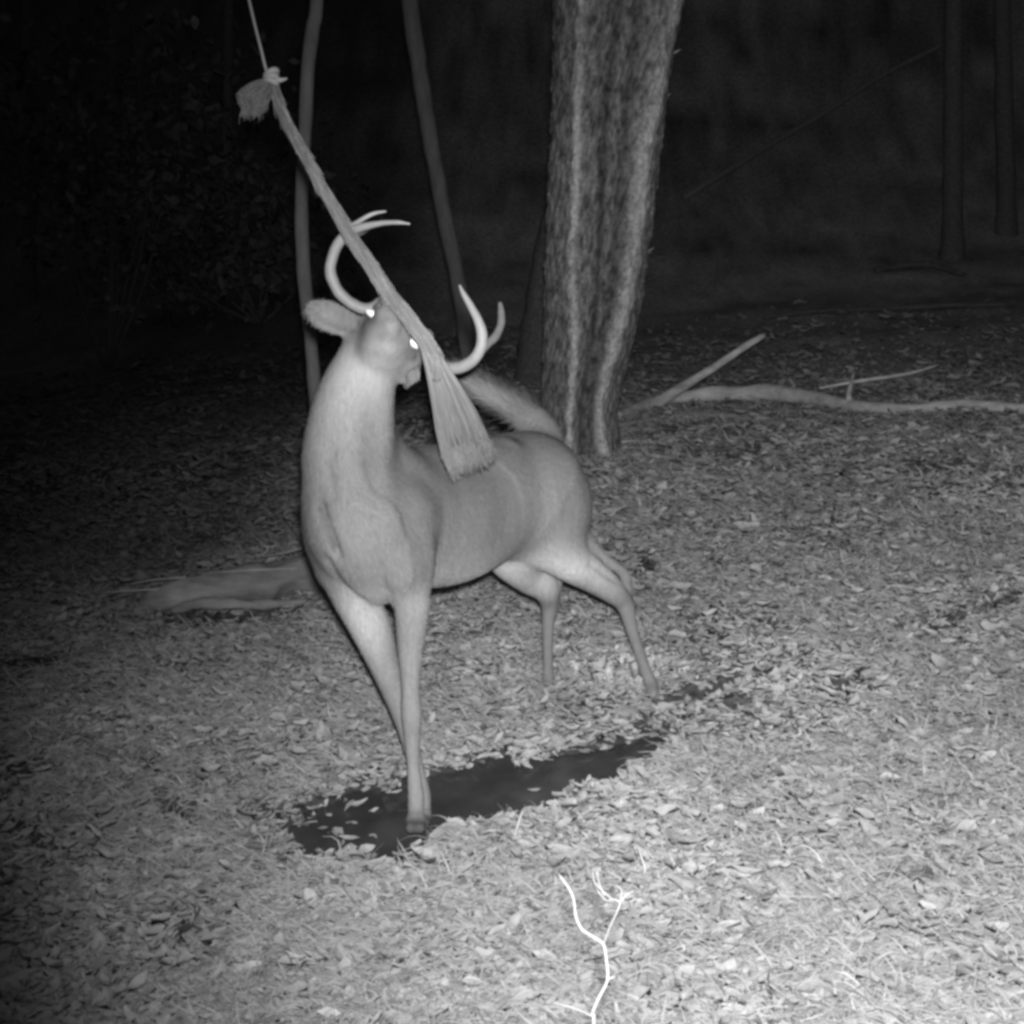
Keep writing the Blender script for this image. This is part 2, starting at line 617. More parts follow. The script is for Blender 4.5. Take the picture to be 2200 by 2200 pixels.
tag(straw, "thin dry grass stems and straw mixed through the leaves", "dry grass", kind="stuff")

# fallen twigs lying on the litter (countable, the larger ones)
twig_px = [((330, 1620), (560, 1600), .004), ((1500, 2160), (1640, 2205), .005), ((1340, 2010), (1420, 2095), .004),
           ((1255, 960), (1480, 945), .006), ((520, 2010), (760, 1925), .005), ((1830, 1290), (2150, 1260), .006)]
tw_lab = ["slender twig lying flat left of the deer beside the dark ground",
          "short pale twig lying at the bottom edge right of the forked seedling",
          "small pale twig lying just right of the forked seedling's stem",
          "thin pale twig lying at the foot of the big tree",
          "slender twig lying on leaves below and left of the puddle",
          "long thin twig lying on the leaves at the right side"]
for i, ((a0, b0), (a1, b1), r) in enumerate(twig_px):
    p, q = hit(a0, b0)[0], hit(a1, b1)[0]
    pts = []
    for t in np.linspace(0, 1, 7):
        s = p * (1 - t) + q * t
        s[0] += 0.012 * RNG.normal()
        s[1] += 0.02 * RNG.normal()
        s[2] = float(gh(s[0], s[1])[0]) + 0.026
        pts.append(s)
    mb = MB()
    mb.tube(pts, np.linspace(r, r * 0.4, 7), 6, 0.5, 0.2, i)
    o = mb.build("fallen_twig", M_WOOD)
    tag(o, tw_lab[i], "twig", "twigs lying on the leaves")


# ------------------------------------------------------------------ trees
def bark_trunk(name, parent, base_px, rows, seed, val, ridges=(), sides=220, groove=0.06, rough=0.03):
    """rows: (py, left px, right px); a fluted trunk at ground depth under base_px"""
    g, d = hit(*base_px)
    yb = g[1]
    zc, xc, rc = [], [], []
    for (py, l, r) in rows:
        c = 0.5 * (l + r)
        v = (1100 - py) / FPX
        t = yb / (CP + v * SP)
        p = C(c, py, t)
        zc.append(p[2])
        xc.append(p[0])
        rc.append((r - l) / 2 / FPX * t)
    zc, xc, rc = map(np.array, (zc, xc, rc))
    o = np.argsort(zc)
    zc, xc, rc = zc[o], xc[o], rc[o]
    zs = np.arange(zc[0], zc[-1], 0.018)
    x = np.interp(zs, zc, xc)
    r = np.interp(zs, zc, rc)
    ker = np.ones(15) / 15
    x = np.convolve(np.pad(x, 7, 'edge'), ker, 'valid')
    r = np.convolve(np.pad(r, 7, 'edge'), ker, 'valid')
    th = np.linspace(0, 2 * np.pi, sides, endpoint=False)
    TH, ZZ = np.meshgrid(th, zs)
    CX, _ = np.meshgrid(th, x)
    CX = np.repeat(x[:, None], sides, 1)
    RR = np.repeat(r[:, None], sides, 1)
    base = np.clip(1 - (ZZ - zs[0]) / 0.5, 0, 1)
    dirs = np.stack([np.cos(TH), np.sin(TH)], -1)
    PP = np.stack([np.cos(TH) * 1.0, np.sin(TH) * 1.0, ZZ * 0.4], -1).reshape(-1, 3)
    ff = groove * np.cos(3 * TH + 1.0 + 0.4 * ZZ) + 0.16 * base ** 2 * (1 + np.cos(5 * TH + seed))
    fine = fbm(np.stack([np.cos(TH) * 14, np.sin(TH) * 14, ZZ * 17], -1).reshape(-1, 3), 1.6, 4, seed).reshape(TH.shape)
    A = np.full(TH.shape, float(val))
    A = A * (1 + 0.25 * fbm(PP, 2.5, 3, seed + 4).reshape(TH.shape))
    extra = np.zeros(TH.shape)
    gsum = np.zeros(TH.shape)
    for (rows2, wd, amp, dv) in ridges:
        rz, ra = [], []
        for (py, frac) in rows2:        # frac -1..1 across the face seen from the camera
            v = (1100 - py) / FPX
            t = yb / (CP + v * SP)
            rz.append(C(1100, py, t)[2])
            ra.append(-math.pi / 2 + math.asin(max(-0.99, min(0.99, frac))))
        rz, ra = np.array(rz), np.array(ra)
        oo = np.argsort(rz)
        ang = np.interp(ZZ, rz[oo], ra[oo])
        d_ = (TH - ang + np.pi) % (2 * np.pi) - np.pi
        g_ = np.exp(-(d_ / wd) ** 2)
        extra += amp * g_
        brk = 0.5 + 0.5 * np.clip(vnoise(np.stack([ZZ.ravel() * 3, ZZ.ravel() * 0, ZZ.ravel() * 0], 1), 1.0, seed + 9).reshape(TH.shape) + 0.7, 0, 1)
        g2 = np.exp(-(d_ / (wd * 0.75)) ** 2) * (brk if amp > 0 else 1.0)
        A = A * (1 - g2) + dv * g2
        if amp > 0:
            gsum = np.clip(gsum + g2, 0, 1)
    RRR = RR * (0.96 + ff + rough * fine + extra)
    Vt = np.stack([CX + RRR * dirs[..., 0], yb + RRR * dirs[..., 1], ZZ], -1).reshape(-1, 3)
    A = A * (1 + (0.75 - 0.55 * gsum) * np.clip(fine, -1, 1))
    nz, ns = TH.shape
    I = np.arange(nz * ns).reshape(nz, ns)
    Jn = np.roll(I, -1, 1)
    F = np.stack([I[:-1], Jn[:-1], Jn[1:], I[1:]], -1).reshape(-1, 4)
    return mesh_obj("trunk", Vt, F, M_BARK, np.clip(A.ravel(), 0.02, 0.9), parent), yb, zs


big = empty("tree", hit(1250, 965)[0])
tag(big, "big rough barked tree leaning right, two pale ridges running down its trunk", "tree")
rows = [(1060, 1120, 1360), (985, 1140, 1345), (950, 1150, 1325), (880, 1158, 1325), (820, 1160, 1335), (760, 1163, 1352), (680, 1164, 1372),
        (600, 1165, 1385), (520, 1168, 1397), (400, 1174, 1412), (300, 1180, 1422), (200, 1183, 1435), (100, 1186, 1450),
        (0, 1190, 1470), (-200, 1190, 1520), (-600, 1180, 1570), (-1200, 1200, 1580)]
r1 = [(-1200, -0.42), (0, -0.62), (200, -0.58), (400, -0.52), (560, -0.50), (700, -0.35), (800, -0.28), (900, -0.25), (960, -0.2)]
r2 = [(-1200, 0.7), (0, 0.78), (100, 0.72), (230, 0.68), (330, 0.60), (450, 0.62), (550, 0.62), (650, 0.60), (740, 0.52), (800, 0.45), (870, 0.45), (950, 0.55)]
r3 = [(-1200, -.1), (100, -0.08), (300, -0.1), (500, -0.02), (700, 0.05), (850, 0.02), (960, 0.1)]
r4 = [(-1200, .4), (0, 0.3), (300, 0.28), (600, 0.32), (760, 0.24), (960, 0.3)]
trunk, tyb, tz = bark_trunk("tree", big, (1250, 965), rows, 5, 0.165,
                            ridges=[(r1, 0.11, 0.05, 0.50), (r2, 0.24, 0.11, 0.46), (r3, 0.12, -0.07, 0.07), (r4, 0.16, -0.05, 0.09)])
# high limbs of the big tree, above the frame
mb = MB()
top = np.array([C(1390, -1200, tyb / (CP + (2300 / FPX) * SP))])[0]
mb.tube([top + (0, 0, -0.3), top + (0.2, 0, 0.5), top + (0.7, 0.2, 1.4), top + (1.2, 0.5, 2.8)], [0.40, 0.27, 0.18, 0.06], 16, 0.2, 0.1, 3)
mb.tube([top + (-0.1, 0, -0.2), top + (-0.5, 0.3, 0.7), top + (-1.3, 0.4, 1.7)], [0.28, 0.18, 0.06], 14, 0.2, 0.1, 4)
mb.build("limb", M_BARK, big)
# loose bark flakes and small spurs on the right edge of the trunk
for (py, fr, ln) in [(120, 1450, 0.06), (210, 1432, 0.05), (545, 1395, 0.055), (552, 1392, 0.05), (640, 1372, 0.04), (720, 1350, 0.04), (330, 1416, 0.04), (410, 1410, 0.04), (860, 1328, .05)]:
    t = tyb / (CP + (1100 - py) / FPX * SP)
    p = C(fr - 14, py, t - 0.05)
    mb = MB()
    mb.tube([p, p + V3(ln * .6, ln * RNG.uniform(0, .4), .01), p + V3(ln, ln * RNG.uniform(0.0, .9), 0)], [0.008, 0.005, 0.002], 5, 0.3, 0.2, 1)
    mb.build("bark_spur", M_BARK, big)


def slim_tree(label, name, cat, pts, val, mat=None, seed=0, group=None, branches=()):
    """pts: (px, py, d, r px) from the ground upwards"""
    P = [C(a, b_, c) for a, b_, c, _ in pts]
    R = [r * c / FPX for _, _, c, r in pts]
    e = empty(name, P[0])
    mb = MB()
    mb.tube(P, R, 14, val, 0.10, seed, smooth=6)
    mb.build("trunk", mat or M_SMOOTHBARK, e)
    for bp in branches:
        mb = MB()
        mb.tube([C(a, b_, c) for a, b_, c, _ in bp], [r * c / FPX for _, _, c, r in bp], 8, val, 0.1, seed + 1, smooth=5)
        mb.build("branch", mat or M_SMOOTHBARK, e)
    tag(e, label, cat, group)
    return e


def upright(pxs, Y, r0, px_extra=None):
    """(px,py,rpx) rows of a tree standing at world depth Y -> (px,py,d,rpx)"""
    return [(a, b_, Y / (CP + (1100 - b_) / FPX * SP), r) for a, b_, r in pxs]


def ground_py(px, Y):
    """photo row of the ground at world depth Y in column px"""
    z = 0.0
    for k in range(6):
        # solve for t with y = Y
        v = None
        lo_, hi_ = -3000.0, 3000.0
        for j in range(40):
            m_ = 0.5 * (lo_ + hi_)
            t = Y / (CP + (1100 - m_) / FPX * SP)
            p = C(px, m_, t)
            if p[2] > float(gh(p[0], p[1])[0]):
                lo_ = m_
            else:
                hi_ = m_
        return m_


Ys = 5.2
slim_tree("thin bowed sapling standing behind the deer's ear", "sapling", "sapling",
          upright([(700, ground_py(700, Ys) + 8, 17), (684, 960, 14), (676, 840, 14), (668, 740, 14), (654, 600, 14.5), (648, 480, 15),
                   (649, 380, 14.5), (656, 280, 14), (660, 160, 15), (672, 60, 15.5), (681, -20, 15), (690, -500, 11), (660, -1100, 4)], Ys, 0), 0.125, seed=2, mat=M_SMOOTHBARK)
Ys = 7.6
slim_tree("dim slender tree leaning left between the deer's antlers and the big tree", "slender_tree", "tree",
          upright([(1020, ground_py(1020, Ys) + 8, 20), (1008, 790, 17), (992, 650, 17), (975, 560, 17), (956, 470, 17), (938, 370, 17.5), (920, 270, 18), (904, 170, 18),
                   (890, 80, 18), (878, -20, 18), (830, -400, 14), (790, -1000, 6)], Ys, 0), 0.11, seed=4)
# shadowed tree close behind the big one
Ys = 8.3
slim_tree("dark tree trunk half hidden behind the left side of the big tree", "tree", "tree",
          upright([(1125, ground_py(1125, Ys) + 8, 62), (1150, 830, 52), (1165, 700, 46), (1180, 600, 42), (1195, 500, 38), (1215, 380, 34), (1250, 0, 34), (1290, -600, 26), (1300, -1100, 12)], Ys, 0), 0.085, seed=6, mat=M_BARK)

# far trees of the dark woods
far = [(2045, 12.3, 22, "dim trunk at the far right behind the long fallen log", 0.09),
       (2160, 13, 20, "dim far trunk nearest the right edge of the picture", 0.10),
       (480, 12, 12, "dim far trunk in the woods left of the thin sapling", 0.08),
       (240, 11.6, 15, "dim far trunk above the dark undergrowth at left", 0.07),
       (60, 12.4, 16, "dim far trunk nearest the left edge of the picture", 0.07)]
for i, (px, Yf, rp, lab, vv) in enumerate(far):
    gp = ground_py(px, Yf)
    lean = RNG.normal(0, 25)
    slim_tree(lab, "tree", "tree", upright([(px, gp + 40, rp * 1.4), (px + 2, gp - 80, rp), (px + lean * .5, gp - 350, rp * .9), (px + lean, gp - 800, rp * .8), (px + lean * 1.5, gp - 1500, rp * .5)], Yf, 0),
              0.08, seed=20 + i, mat=M_BARK, group="far trees of the dark woods")

# long diagonal fallen pole leaning against a far trunk
mb = MB()
gpt = hit(1560, 340)[0]
mb.tube([C(1470, 425, 12.4), C(1600, 345, 13.0), C(1700, 285, 13.6), C(1800, 225, 14.0), C(1900, 160, 14.4), C(2050, 85, 14.8)], [0.025, 0.028, 0.03, 0.03, 0.028, 0.025], 8, 0.12, 0.15, 9, smooth=4)
o = mb.build("leaning_branch", M_SMOOTHBARK)
tag(o, "long thin bare branch slanting up against the dim trunk at the right", "branch")


# ------------------------------------------------------------------ fallen logs and sticks
def lying(name, label, cat, rows, val, rough, seed, lift=0.6, sides=14, mat=None, smooth=8, rf=7, parent=None, group=None):
    P, R = [], []
    for (px, py, rp) in rows:
        g, t = hit(px, py)
        r = rp * t / FPX
        g = g.copy()
        g[2] = float(gh(g[0], g[1])[0]) + r * lift
        P.append(g)
        R.append(r)
    mb = MB()
    mb.tube(P, R, sides, val, rough, seed, smooth=smooth, rfreq=rf)
    o = mb.build(name, mat or M_WOOD, parent)
    if label:
        tag(o, label, cat, group)
    return o, P


logE = empty("fallen_log", hit(1900, 888)[0])
tag(logE, "long thin fallen log lying across the ground right of the big tree", "log")
o, LP = lying("log_stem", None, None, [(1325, 902, 9.2), (1385, 882, 12.6), (1450, 868, 15.1), (1540, 862, 16.0), (1640, 860, 16.8), (1720, 866, 16.0), (1800, 880, 14.3), (1900, 890, 14.3), (2000, 888, 14.3),
                                       (2080, 884, 13.4), (2200, 890, 12.6), (2320, 885, 10.9), (2450, 900, 7.6)], [0.30, 0.44, 0.34, 0.44, 0.34], 0.30, 31, lift=0.9, parent=logE)
for k in range(2):
    mb = MB()
    bx, by = [(1700, 838), (1826, 868)][k]
    g, t = hit(bx, by + 20)
    p0 = C(bx, by, t)
    p1 = C(bx + [6, -2][k], by - [10, 22][k], t)
    p2 = C(bx + [-5, 8][k], by - [24, 66][k], t + .02)
    mb.tube([p0, p1, p2], [0.022, 0.015, 0.008][0:3], 7, 0.33, 0.2, 7 + k)
    mb.build("branch_stub", M_WOOD, logE)
# branch propped up from the log
mb = MB()
tl = hit(1450, 880)[1]
mb.tube([C(1380, 888, tl), C(1455, 838, tl), C(1530, 792, tl + .05), (C(1600, 745, tl + .1)), C(1642, 720, tl + .15)], np.array([16, 12, 9, 8, 6]) * tl / FPX, 9, [0.34, 0.45, 0.5], 0.12, 12, smooth=5)
o = mb.build("broken_branch", M_WOOD)
tag(o, "pale broken branch jutting up from the left end of the fallen log", "branch")
mb = MB()
t2 = hit(1850, 850)[1]
mb.tube([C(1760, 834, t2), C(1850, 818, t2), C(1950, 803, t2 + .1), C(2020, 783, t2 + .2)], np.array([3, 4, 4, 2]) * t2 / FPX, 6, 0.5, 0.1, 14, smooth=4)
o = mb.build("dry_stick", M_WOOD)
tag(o, "thin pale dry stick just above the long fallen log at right", "stick")
# shallow pole lying under the log's left part
o, _ = lying("fallen_pole", "low half buried pole lying just below the left end of the fallen log", "pole",
             [(1310, 925, 8), (1400, 910, 10), (1500, 900, 10), (1610, 903, 9), (1700, 915, 5)], 0.22, 0.15, 33, lift=0.5)

for i, (rows_, lab_) in enumerate([
        ([(1700, 452, 4), (1780, 470, 6), (1850, 488, 4)], "short dark fallen branch lying farthest up the dim slope"),
        ([(1880, 590, 6), (1980, 583, 8), (2070, 596, 5)], "thick dark fallen branch on the dim slope near the right edge"),
        ([(1640, 688, 4), (1760, 676, 6), (1900, 672, 6), (2050, 664, 6), (2180, 660, 4)], "long low dark branch lying on the ground above the pale fallen log"),
        ([(1850, 728, 3), (1960, 716, 5), (2060, 706, 3)], "short low branch lying just above the thin pale dry stick")]):
    lying("fallen_branch", lab_, "branch", rows_, 0.07, 0.2, 60 + i, lift=1.4, sides=8, smooth=5, group="dark branches lying on the far slope")

# rotten log at the left behind the chest of the deer
rot = empty("rotten_log", hit(480, 1300)[0])
tag(rot, "rotten splintered log lying on the ground left of the deer's chest", "log")
lying("log_stem", None, None, [(290, 1318, 8), (330, 1316, 22), (380, 1312, 30), (450, 1304, 37), (540, 1297, 40), (620, 1287, 42), (700, 1279, 42), (800, 1269, 40), (860, 1268, 20)],
      [0.12, 0.25, 0.15, 0.24, 0.19], 0.36, 40, lift=1.15, sides=22, parent=rot, rf=9)
for rows_, vv_ in (([(370, 1330, 7), (430, 1332, 14), (500, 1330, 13), (580, 1320, 10), (660, 1312, 6)], 0.22), ([(320, 1312, 7), (390, 1304, 13), (500, 1298, 14), (620, 1284, 13), (700, 1272, 9)], 0.25)):
    lying("broken_slab", None, None, rows_, vv_, 0.35, int(vv_ * 100), lift=3.6, sides=9, smooth=6, rf=16, parent=rot)
for (a, b_, c, dd) in [((360, 1296), (320, 1296), (278, 1298), .007), ((370, 1264), (300, 1268), (200, 1274), .008), ((400, 1240), (330, 1246), (275, 1256), .006), ((345, 1308), (300, 1322), (262, 1340), .006), ((640, 1222), (560, 1224), (420, 1232), .007), ((650, 1178), (600, 1190), (540, 1196), .004)]:
    mb = MB()
    tt = hit(480, 1310)[1]
    mb.tube([C(*a, tt - .04), C(*b_, tt - .03), C(*c, tt - .02)], [dd * .7, dd * .6, dd * .2], 6, 0.27, 0.2, 3, smooth=4)
    mb.build("splinter", M_WOOD, rot)


# ------------------------------------------------------------------ dark undergrowth at left
def shrub(px, py, Yd, size, n, label, val, seed):
    rng = np.random.default_rng(seed)
    gp = ground_py(px, Yd)
    t = Yd / (CP + (1100 - gp) / FPX * SP)
    b0 = C(px, gp, t)
    b0[2] -= 0.02
    tc_ = Yd / (CP + (1100 - py) / FPX * SP)
    cen = C(px, py, tc_)
    e = empty("shrub", b0)
    tag(e, label, "shrub", "shrubs in the dark at the left")
    mb = MB()
    lx, ly, lz = [], [], []
    for s in range(9):
        end = cen + rng.normal(0, 1, 3) * size * np.array([0.75, 0.5, 0.45])
        mid = (b0 + end) / 2 + rng.normal(0, 0.1, 3)
        mb.tube([b0, mid, end], [0.014, 0.009, 0.004], 6, 0.06, 0.1, s, smooth=4)
        m_ = n // 9
        tt = rng.uniform(0.55, 1.1, m_)
        c_ = b0 * 0 + mid + (end - mid) * ((tt - .5) * 2)[:, None]
        c_ = c_ + rng.normal(0, 1, (m_, 3)) * size * 0.30
        lx.append(c_[:, 0]); ly.append(c_[:, 1]); lz.append(c_[:, 2])
    mb.build("stem", M_SMOOTHBARK, e)
    lx, ly, lz = map(np.concatenate, (lx, ly, lz))
    s_ = rng.uniform(0.05, 0.11, len(lx))
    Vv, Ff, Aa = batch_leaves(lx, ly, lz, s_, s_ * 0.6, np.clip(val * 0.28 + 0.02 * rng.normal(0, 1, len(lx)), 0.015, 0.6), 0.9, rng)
    mesh_obj("foliage", Vv, Ff, M_FOL, Aa, e)


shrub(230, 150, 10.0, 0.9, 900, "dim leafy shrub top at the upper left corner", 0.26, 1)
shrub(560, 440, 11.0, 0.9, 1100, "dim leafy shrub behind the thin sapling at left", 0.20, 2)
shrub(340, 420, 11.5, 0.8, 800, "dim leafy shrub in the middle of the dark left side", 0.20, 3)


# ------------------------------------------------------------------ the deer: one smooth continuous body grown from an implicit surface
VOX = 0.0062
prims = []   # (kind, data, k)


def rc(a, b, k=0.03, ra=None, rb=None, sub=False, grp=0):
    """tapered capsule between photo points (px,py,d,rpx)"""
    A, B = C(*a[:3]), C(*b[:3])
    r1, r2 = a[3] * a[2] / FPX, b[3] * b[2] / FPX
    prims.append(('rc', (A, B, r1, r2), k, sub))


def chain(lst, k=0.03):
    """smooth tapered limb through photo points, blended into the body once"""
    P = np.array([C(*a[:3]) for a in lst])
    R = np.array([a[3] * a[2] / FPX for a in lst])
    m_ = 14 if R.max() > 0.12 else 8
    P2_, _ = resample(P, R, m_)
    R4, _ = resample(np.c_[R, R * 0, R * 0], R, m_)
    prims.append(('ch', (P2_, np.maximum(R4[:, 0], 0.003)), k, False))


def rcw(A, B, r1, r2, k=0.02, sub=False):
    prims.append(('rc', (np.asarray(A, float), np.asarray(B, float), r1, r2), k, sub))


def ell(cn, ax, rad, k=0.02, sub=False):
    prims.append(('el', (np.asarray(cn, float), np.asarray(ax, float), np.asarray(rad, float)), k, sub))


# trunk of the body
chain([(786, 1140, 3.22, 110), (862, 1130, 3.40, 134), (960, 1116, 3.58, 138), (1050, 1078, 3.76, 128), (1128, 1070, 3.90, 134)], 0.05)
rc((778, 1120, 3.20, 108), (806, 1210, 3.26, 88), 0.05)
chain([(712, 1080, 3.24, 56), (703, 1150, 3.26, 50), (716, 1215, 3.27, 42)], 0.03)
rc((1128, 1070, 3.90, 130), (1160, 1100, 3.93, 98), 0.06)
chain([(850, 1034, 3.40, 70), (960, 1026, 3.58, 72), (1060, 1006, 3.74, 66)], 0.04)
# neck
chain([(778, 1130, 3.22, 100), (752, 1030, 3.20, 98), (749, 960, 3.17, 97), (764, 860, 3.12, 83), (786, 790, 3.10, 68), (808, 745, 3.11, 56)], 0.05)
rc((845, 1080, 3.34, 84), (790, 950, 3.28, 66), 0.08)
# shoulder
rc((862, 1110, 3.24, 64), (874, 1215, 3.20, 52), 0.05)
# near foreleg
gF, tF = hit(893, 1776)
chain([(870, 1190, 3.20, 56), (884, 1290, 3.22, 38), (882, 1390, 3.26, 27), (882, 1480, tF - .08, 19.5), (884, 1535, tF - .07, 22.5), (885, 1580, tF - .05, 18), (888, 1645, tF - .02, 13.8), (894, 1712, tF, 17.5), (894, 1745, tF - .01, 16), (894, 1762, tF - .03, 17)], 0.03)
for sx in (-9, 9):
    chain([(894 + sx, 1755, tF - .02, 10), (893 + sx, 1772, tF - .04, 12.5), (892 + sx, 1780, tF - .06, 12)], 0.008)
# far foreleg
gF2, tF2 = hit(912, 1762)
tF2 = max(tF2, tF + 0.07)
chain([(724, 1190, 3.24, 44), (742, 1245, 3.27, 46), (790, 1335, 3.31, 44), (826, 1430, 3.37, 32), (866, 1540, tF2 - .03, 22), (892, 1640, tF2, 16), (907, 1705, tF2 + .01, 17.5), (909, 1740, tF2, 16), (908, 1756, tF2 - .02, 17)], 0.02)
for sx in (-8, 8):
    chain([(908 + sx, 1745, tF2 - .01, 10), (907 + sx, 1762, tF2 - .03, 12), (906 + sx, 1768, tF2 - .05, 11)], 0.008)
# near hind leg
gH, tH = hit(1400, 1492)
chain([(1165, 1090, 3.90, 88), (1180, 1150, 3.88, 66), (1215, 1196, 3.90, 48), (1270, 1235, 3.96, 36), (1315, 1268, tH - .05, 27), (1342, 1300, tH - .02, 18.5), (1360, 1360, tH - .01, 13), (1384, 1432, tH, 12), (1397, 1466, tH, 14.5), (1403, 1490, tH - .03, 15)], 0.05)
chain([(1240, 1160, 3.95, 34), (1290, 1196, 4.0, 13), (1340, 1232, tH + .03, 11.5), (1345, 1262, tH + .02, 13), (1349, 1300, tH, 13)], 0.022)
# far hind leg
gK, tK = hit(1178, 1482)
chain([(1085, 1150, 3.95, 66), (1098, 1200, 3.93, 46), (1135, 1236, 4.0, 38), (1170, 1262, tK - .06, 30), (1180, 1300, tK - .02, 18), (1177, 1350, tK - .01, 12.5), (1177, 1430, tK, 11), (1178, 1460, tK, 14), (1179, 1482, tK - .02, 14)], 0.04)
chain([(1140, 1195, 4.02, 30), (1175, 1222, tK, 18), (1196, 1238, tK + .03, 12), (1193, 1265, tK + .02, 13), (1186, 1300, tK, 12)], 0.022)
# tail flicked up over the back
chain([(1168, 975, 4.00, 48), (1160, 925, 4.03, 38), (1105, 880, 4.05, 27), (1045, 845, 4.03, 19), (985, 805, 4.0, 5)], 0.04)
chain([(1150, 905, 4.05, 30), (1095, 862, 4.07, 20), (1040, 825, 4.05, 13), (1000, 800, 4.02, 4)], 0.02)

# head, face lifted towards the lens and turned
EM = C(846, 706, 3.02)
Fh = nrm(V3(0.08, 0.44, 0.89))
Sh = nrm(V3(0.80, -0.57, 0.20))
Sh = nrm(Sh - Fh * (Sh @ Fh))
Uh = np.cross(Sh, Fh)
if Uh @ UPV < 0:
    Uh = -Uh
AX = np.stack([Sh, Fh, Uh])


def Hd(s, f, u):
    return EM + Sh * s + Fh * f + Uh * u


ell(Hd(0, -0.045, -0.006), AX, (0.063, 0.095, 0.056), 0.03)          # brain case and cheeks
ell(Hd(0, -0.02, -0.040), AX, (0.048, 0.080, 0.042), 0.045)          # jaw muscles
rcw(Hd(0, 0.0, -0.006), Hd(0, 0.105, -0.012), 0.043, 0.026, 0.03)      # muzzle
rcw(Hd(0, -0.03, -0.052), Hd(0, 0.090, -0.036), 0.030, 0.015, 0.03)    # lower jaw
ell(Hd(0, 0.112, -0.008), AX, (0.027, 0.020, 0.022), 0.012)           # nose pad
for sg in (-1, 1):
    ell(Hd(sg * 0.052, 0.006, 0.012), AX, (0.017, 0.026, 0.019), 0.012)   # brow over each eye
    rcw(Hd(sg * 0.034, -0.055, 0.030), Hd(sg * 0.048, -0.060, 0.062), 0.022, 0.016, 0.012)   # pedicle
    ell(Hd(sg * 0.061, 0.010, -0.001), AX, (0.010, 0.016, 0.011), 0.004, sub=True)           # eye socket
    ell(Hd(sg * 0.013, 0.130, -0.006), AX, (0.006, 0.008, 0.006), 0.004, sub=True)           # nostril
rcw(Hd(-0.022, 0.112, -0.030), Hd(0.022, 0.112, -0.030), 0.004, 0.004, 0.006, sub=True)        # mouth line
# throat joining the jaw
rc((818, 745, 3.10, 50), (842, 722, 3.09, 50), 0.06)
# ear at picture left: leaf shaped shell
eb, et = C(768, 708, 3.07), C(655, 656, 3.10)
ea = nrm(et - eb)
en = nrm(V3(0.05, 0.12, 1.0))
en = nrm(en - ea * (en @ ea))
ew = np.cross(ea, en)
EAX = np.stack([ea, ew, en])
ell(C(709, 680, 3.09), EAX, (0.069, 0.0375, 0.013), 0.012)
ell(C(722, 686, 3.09) + en * 0.016, EAX, (0.066, 0.024, 0.017), 0.012, sub=True)
rcw(C(790, 715, 3.08), C(742, 696, 3.09), 0.030, 0.024, 0.02)
# ear at picture right, pointing down and back, seen short
eb2, et2 = C(885, 775, 3.05), C(872, 840, 3.13)
ea2 = nrm(et2 - eb2)
en2 = nrm(V3(0.45, 0.1, 0.9))
en2 = nrm(en2 - ea2 * (en2 @ ea2))
EAX2 = np.stack([ea2, np.cross(ea2, en2), en2])
rcw(C(880, 775, 3.07), C(880, 806, 3.10), 0.026, 0.024, 0.02)
rcw(C(880, 806, 3.10), C(872, 832, 3.13), 0.024, 0.006, 0.006)
ell(C(886, 806, 3.085), EAX2, (0.032, 0.016, 0.014), 0.006, sub=True)


def bounds():
    lo_, hi_ = np.full(3, 1e9), np.full(3, -1e9)
    for kd, dt, k, sub in prims:
        if kd == 'rc':
            A, B, r1, r2 = dt
            r = max(r1, r2)
            lo_ = np.minimum(lo_, np.minimum(A, B) - r)
            hi_ = np.maximum(hi_, np.maximum(A, B) + r)
        elif kd == 'ch':
            lo_ = np.minimum(lo_, (dt[0] - dt[1][:, None]).min(0))
            hi_ = np.maximum(hi_, (dt[0] + dt[1][:, None]).max(0))
        else:
            lo_ = np.minimum(lo_, dt[0] - max(dt[2]))
            hi_ = np.maximum(hi_, dt[0] + max(dt[2]))
    return lo_ - 0.06, hi_ + 0.06


lo_, hi_ = bounds()
dim = np.ceil((hi_ - lo_) / VOX).astype(int) + 1
field = np.full(dim, 0.2, np.float32)
axs = [lo_[i] + VOX * np.arange(dim[i]) for i in range(3)]


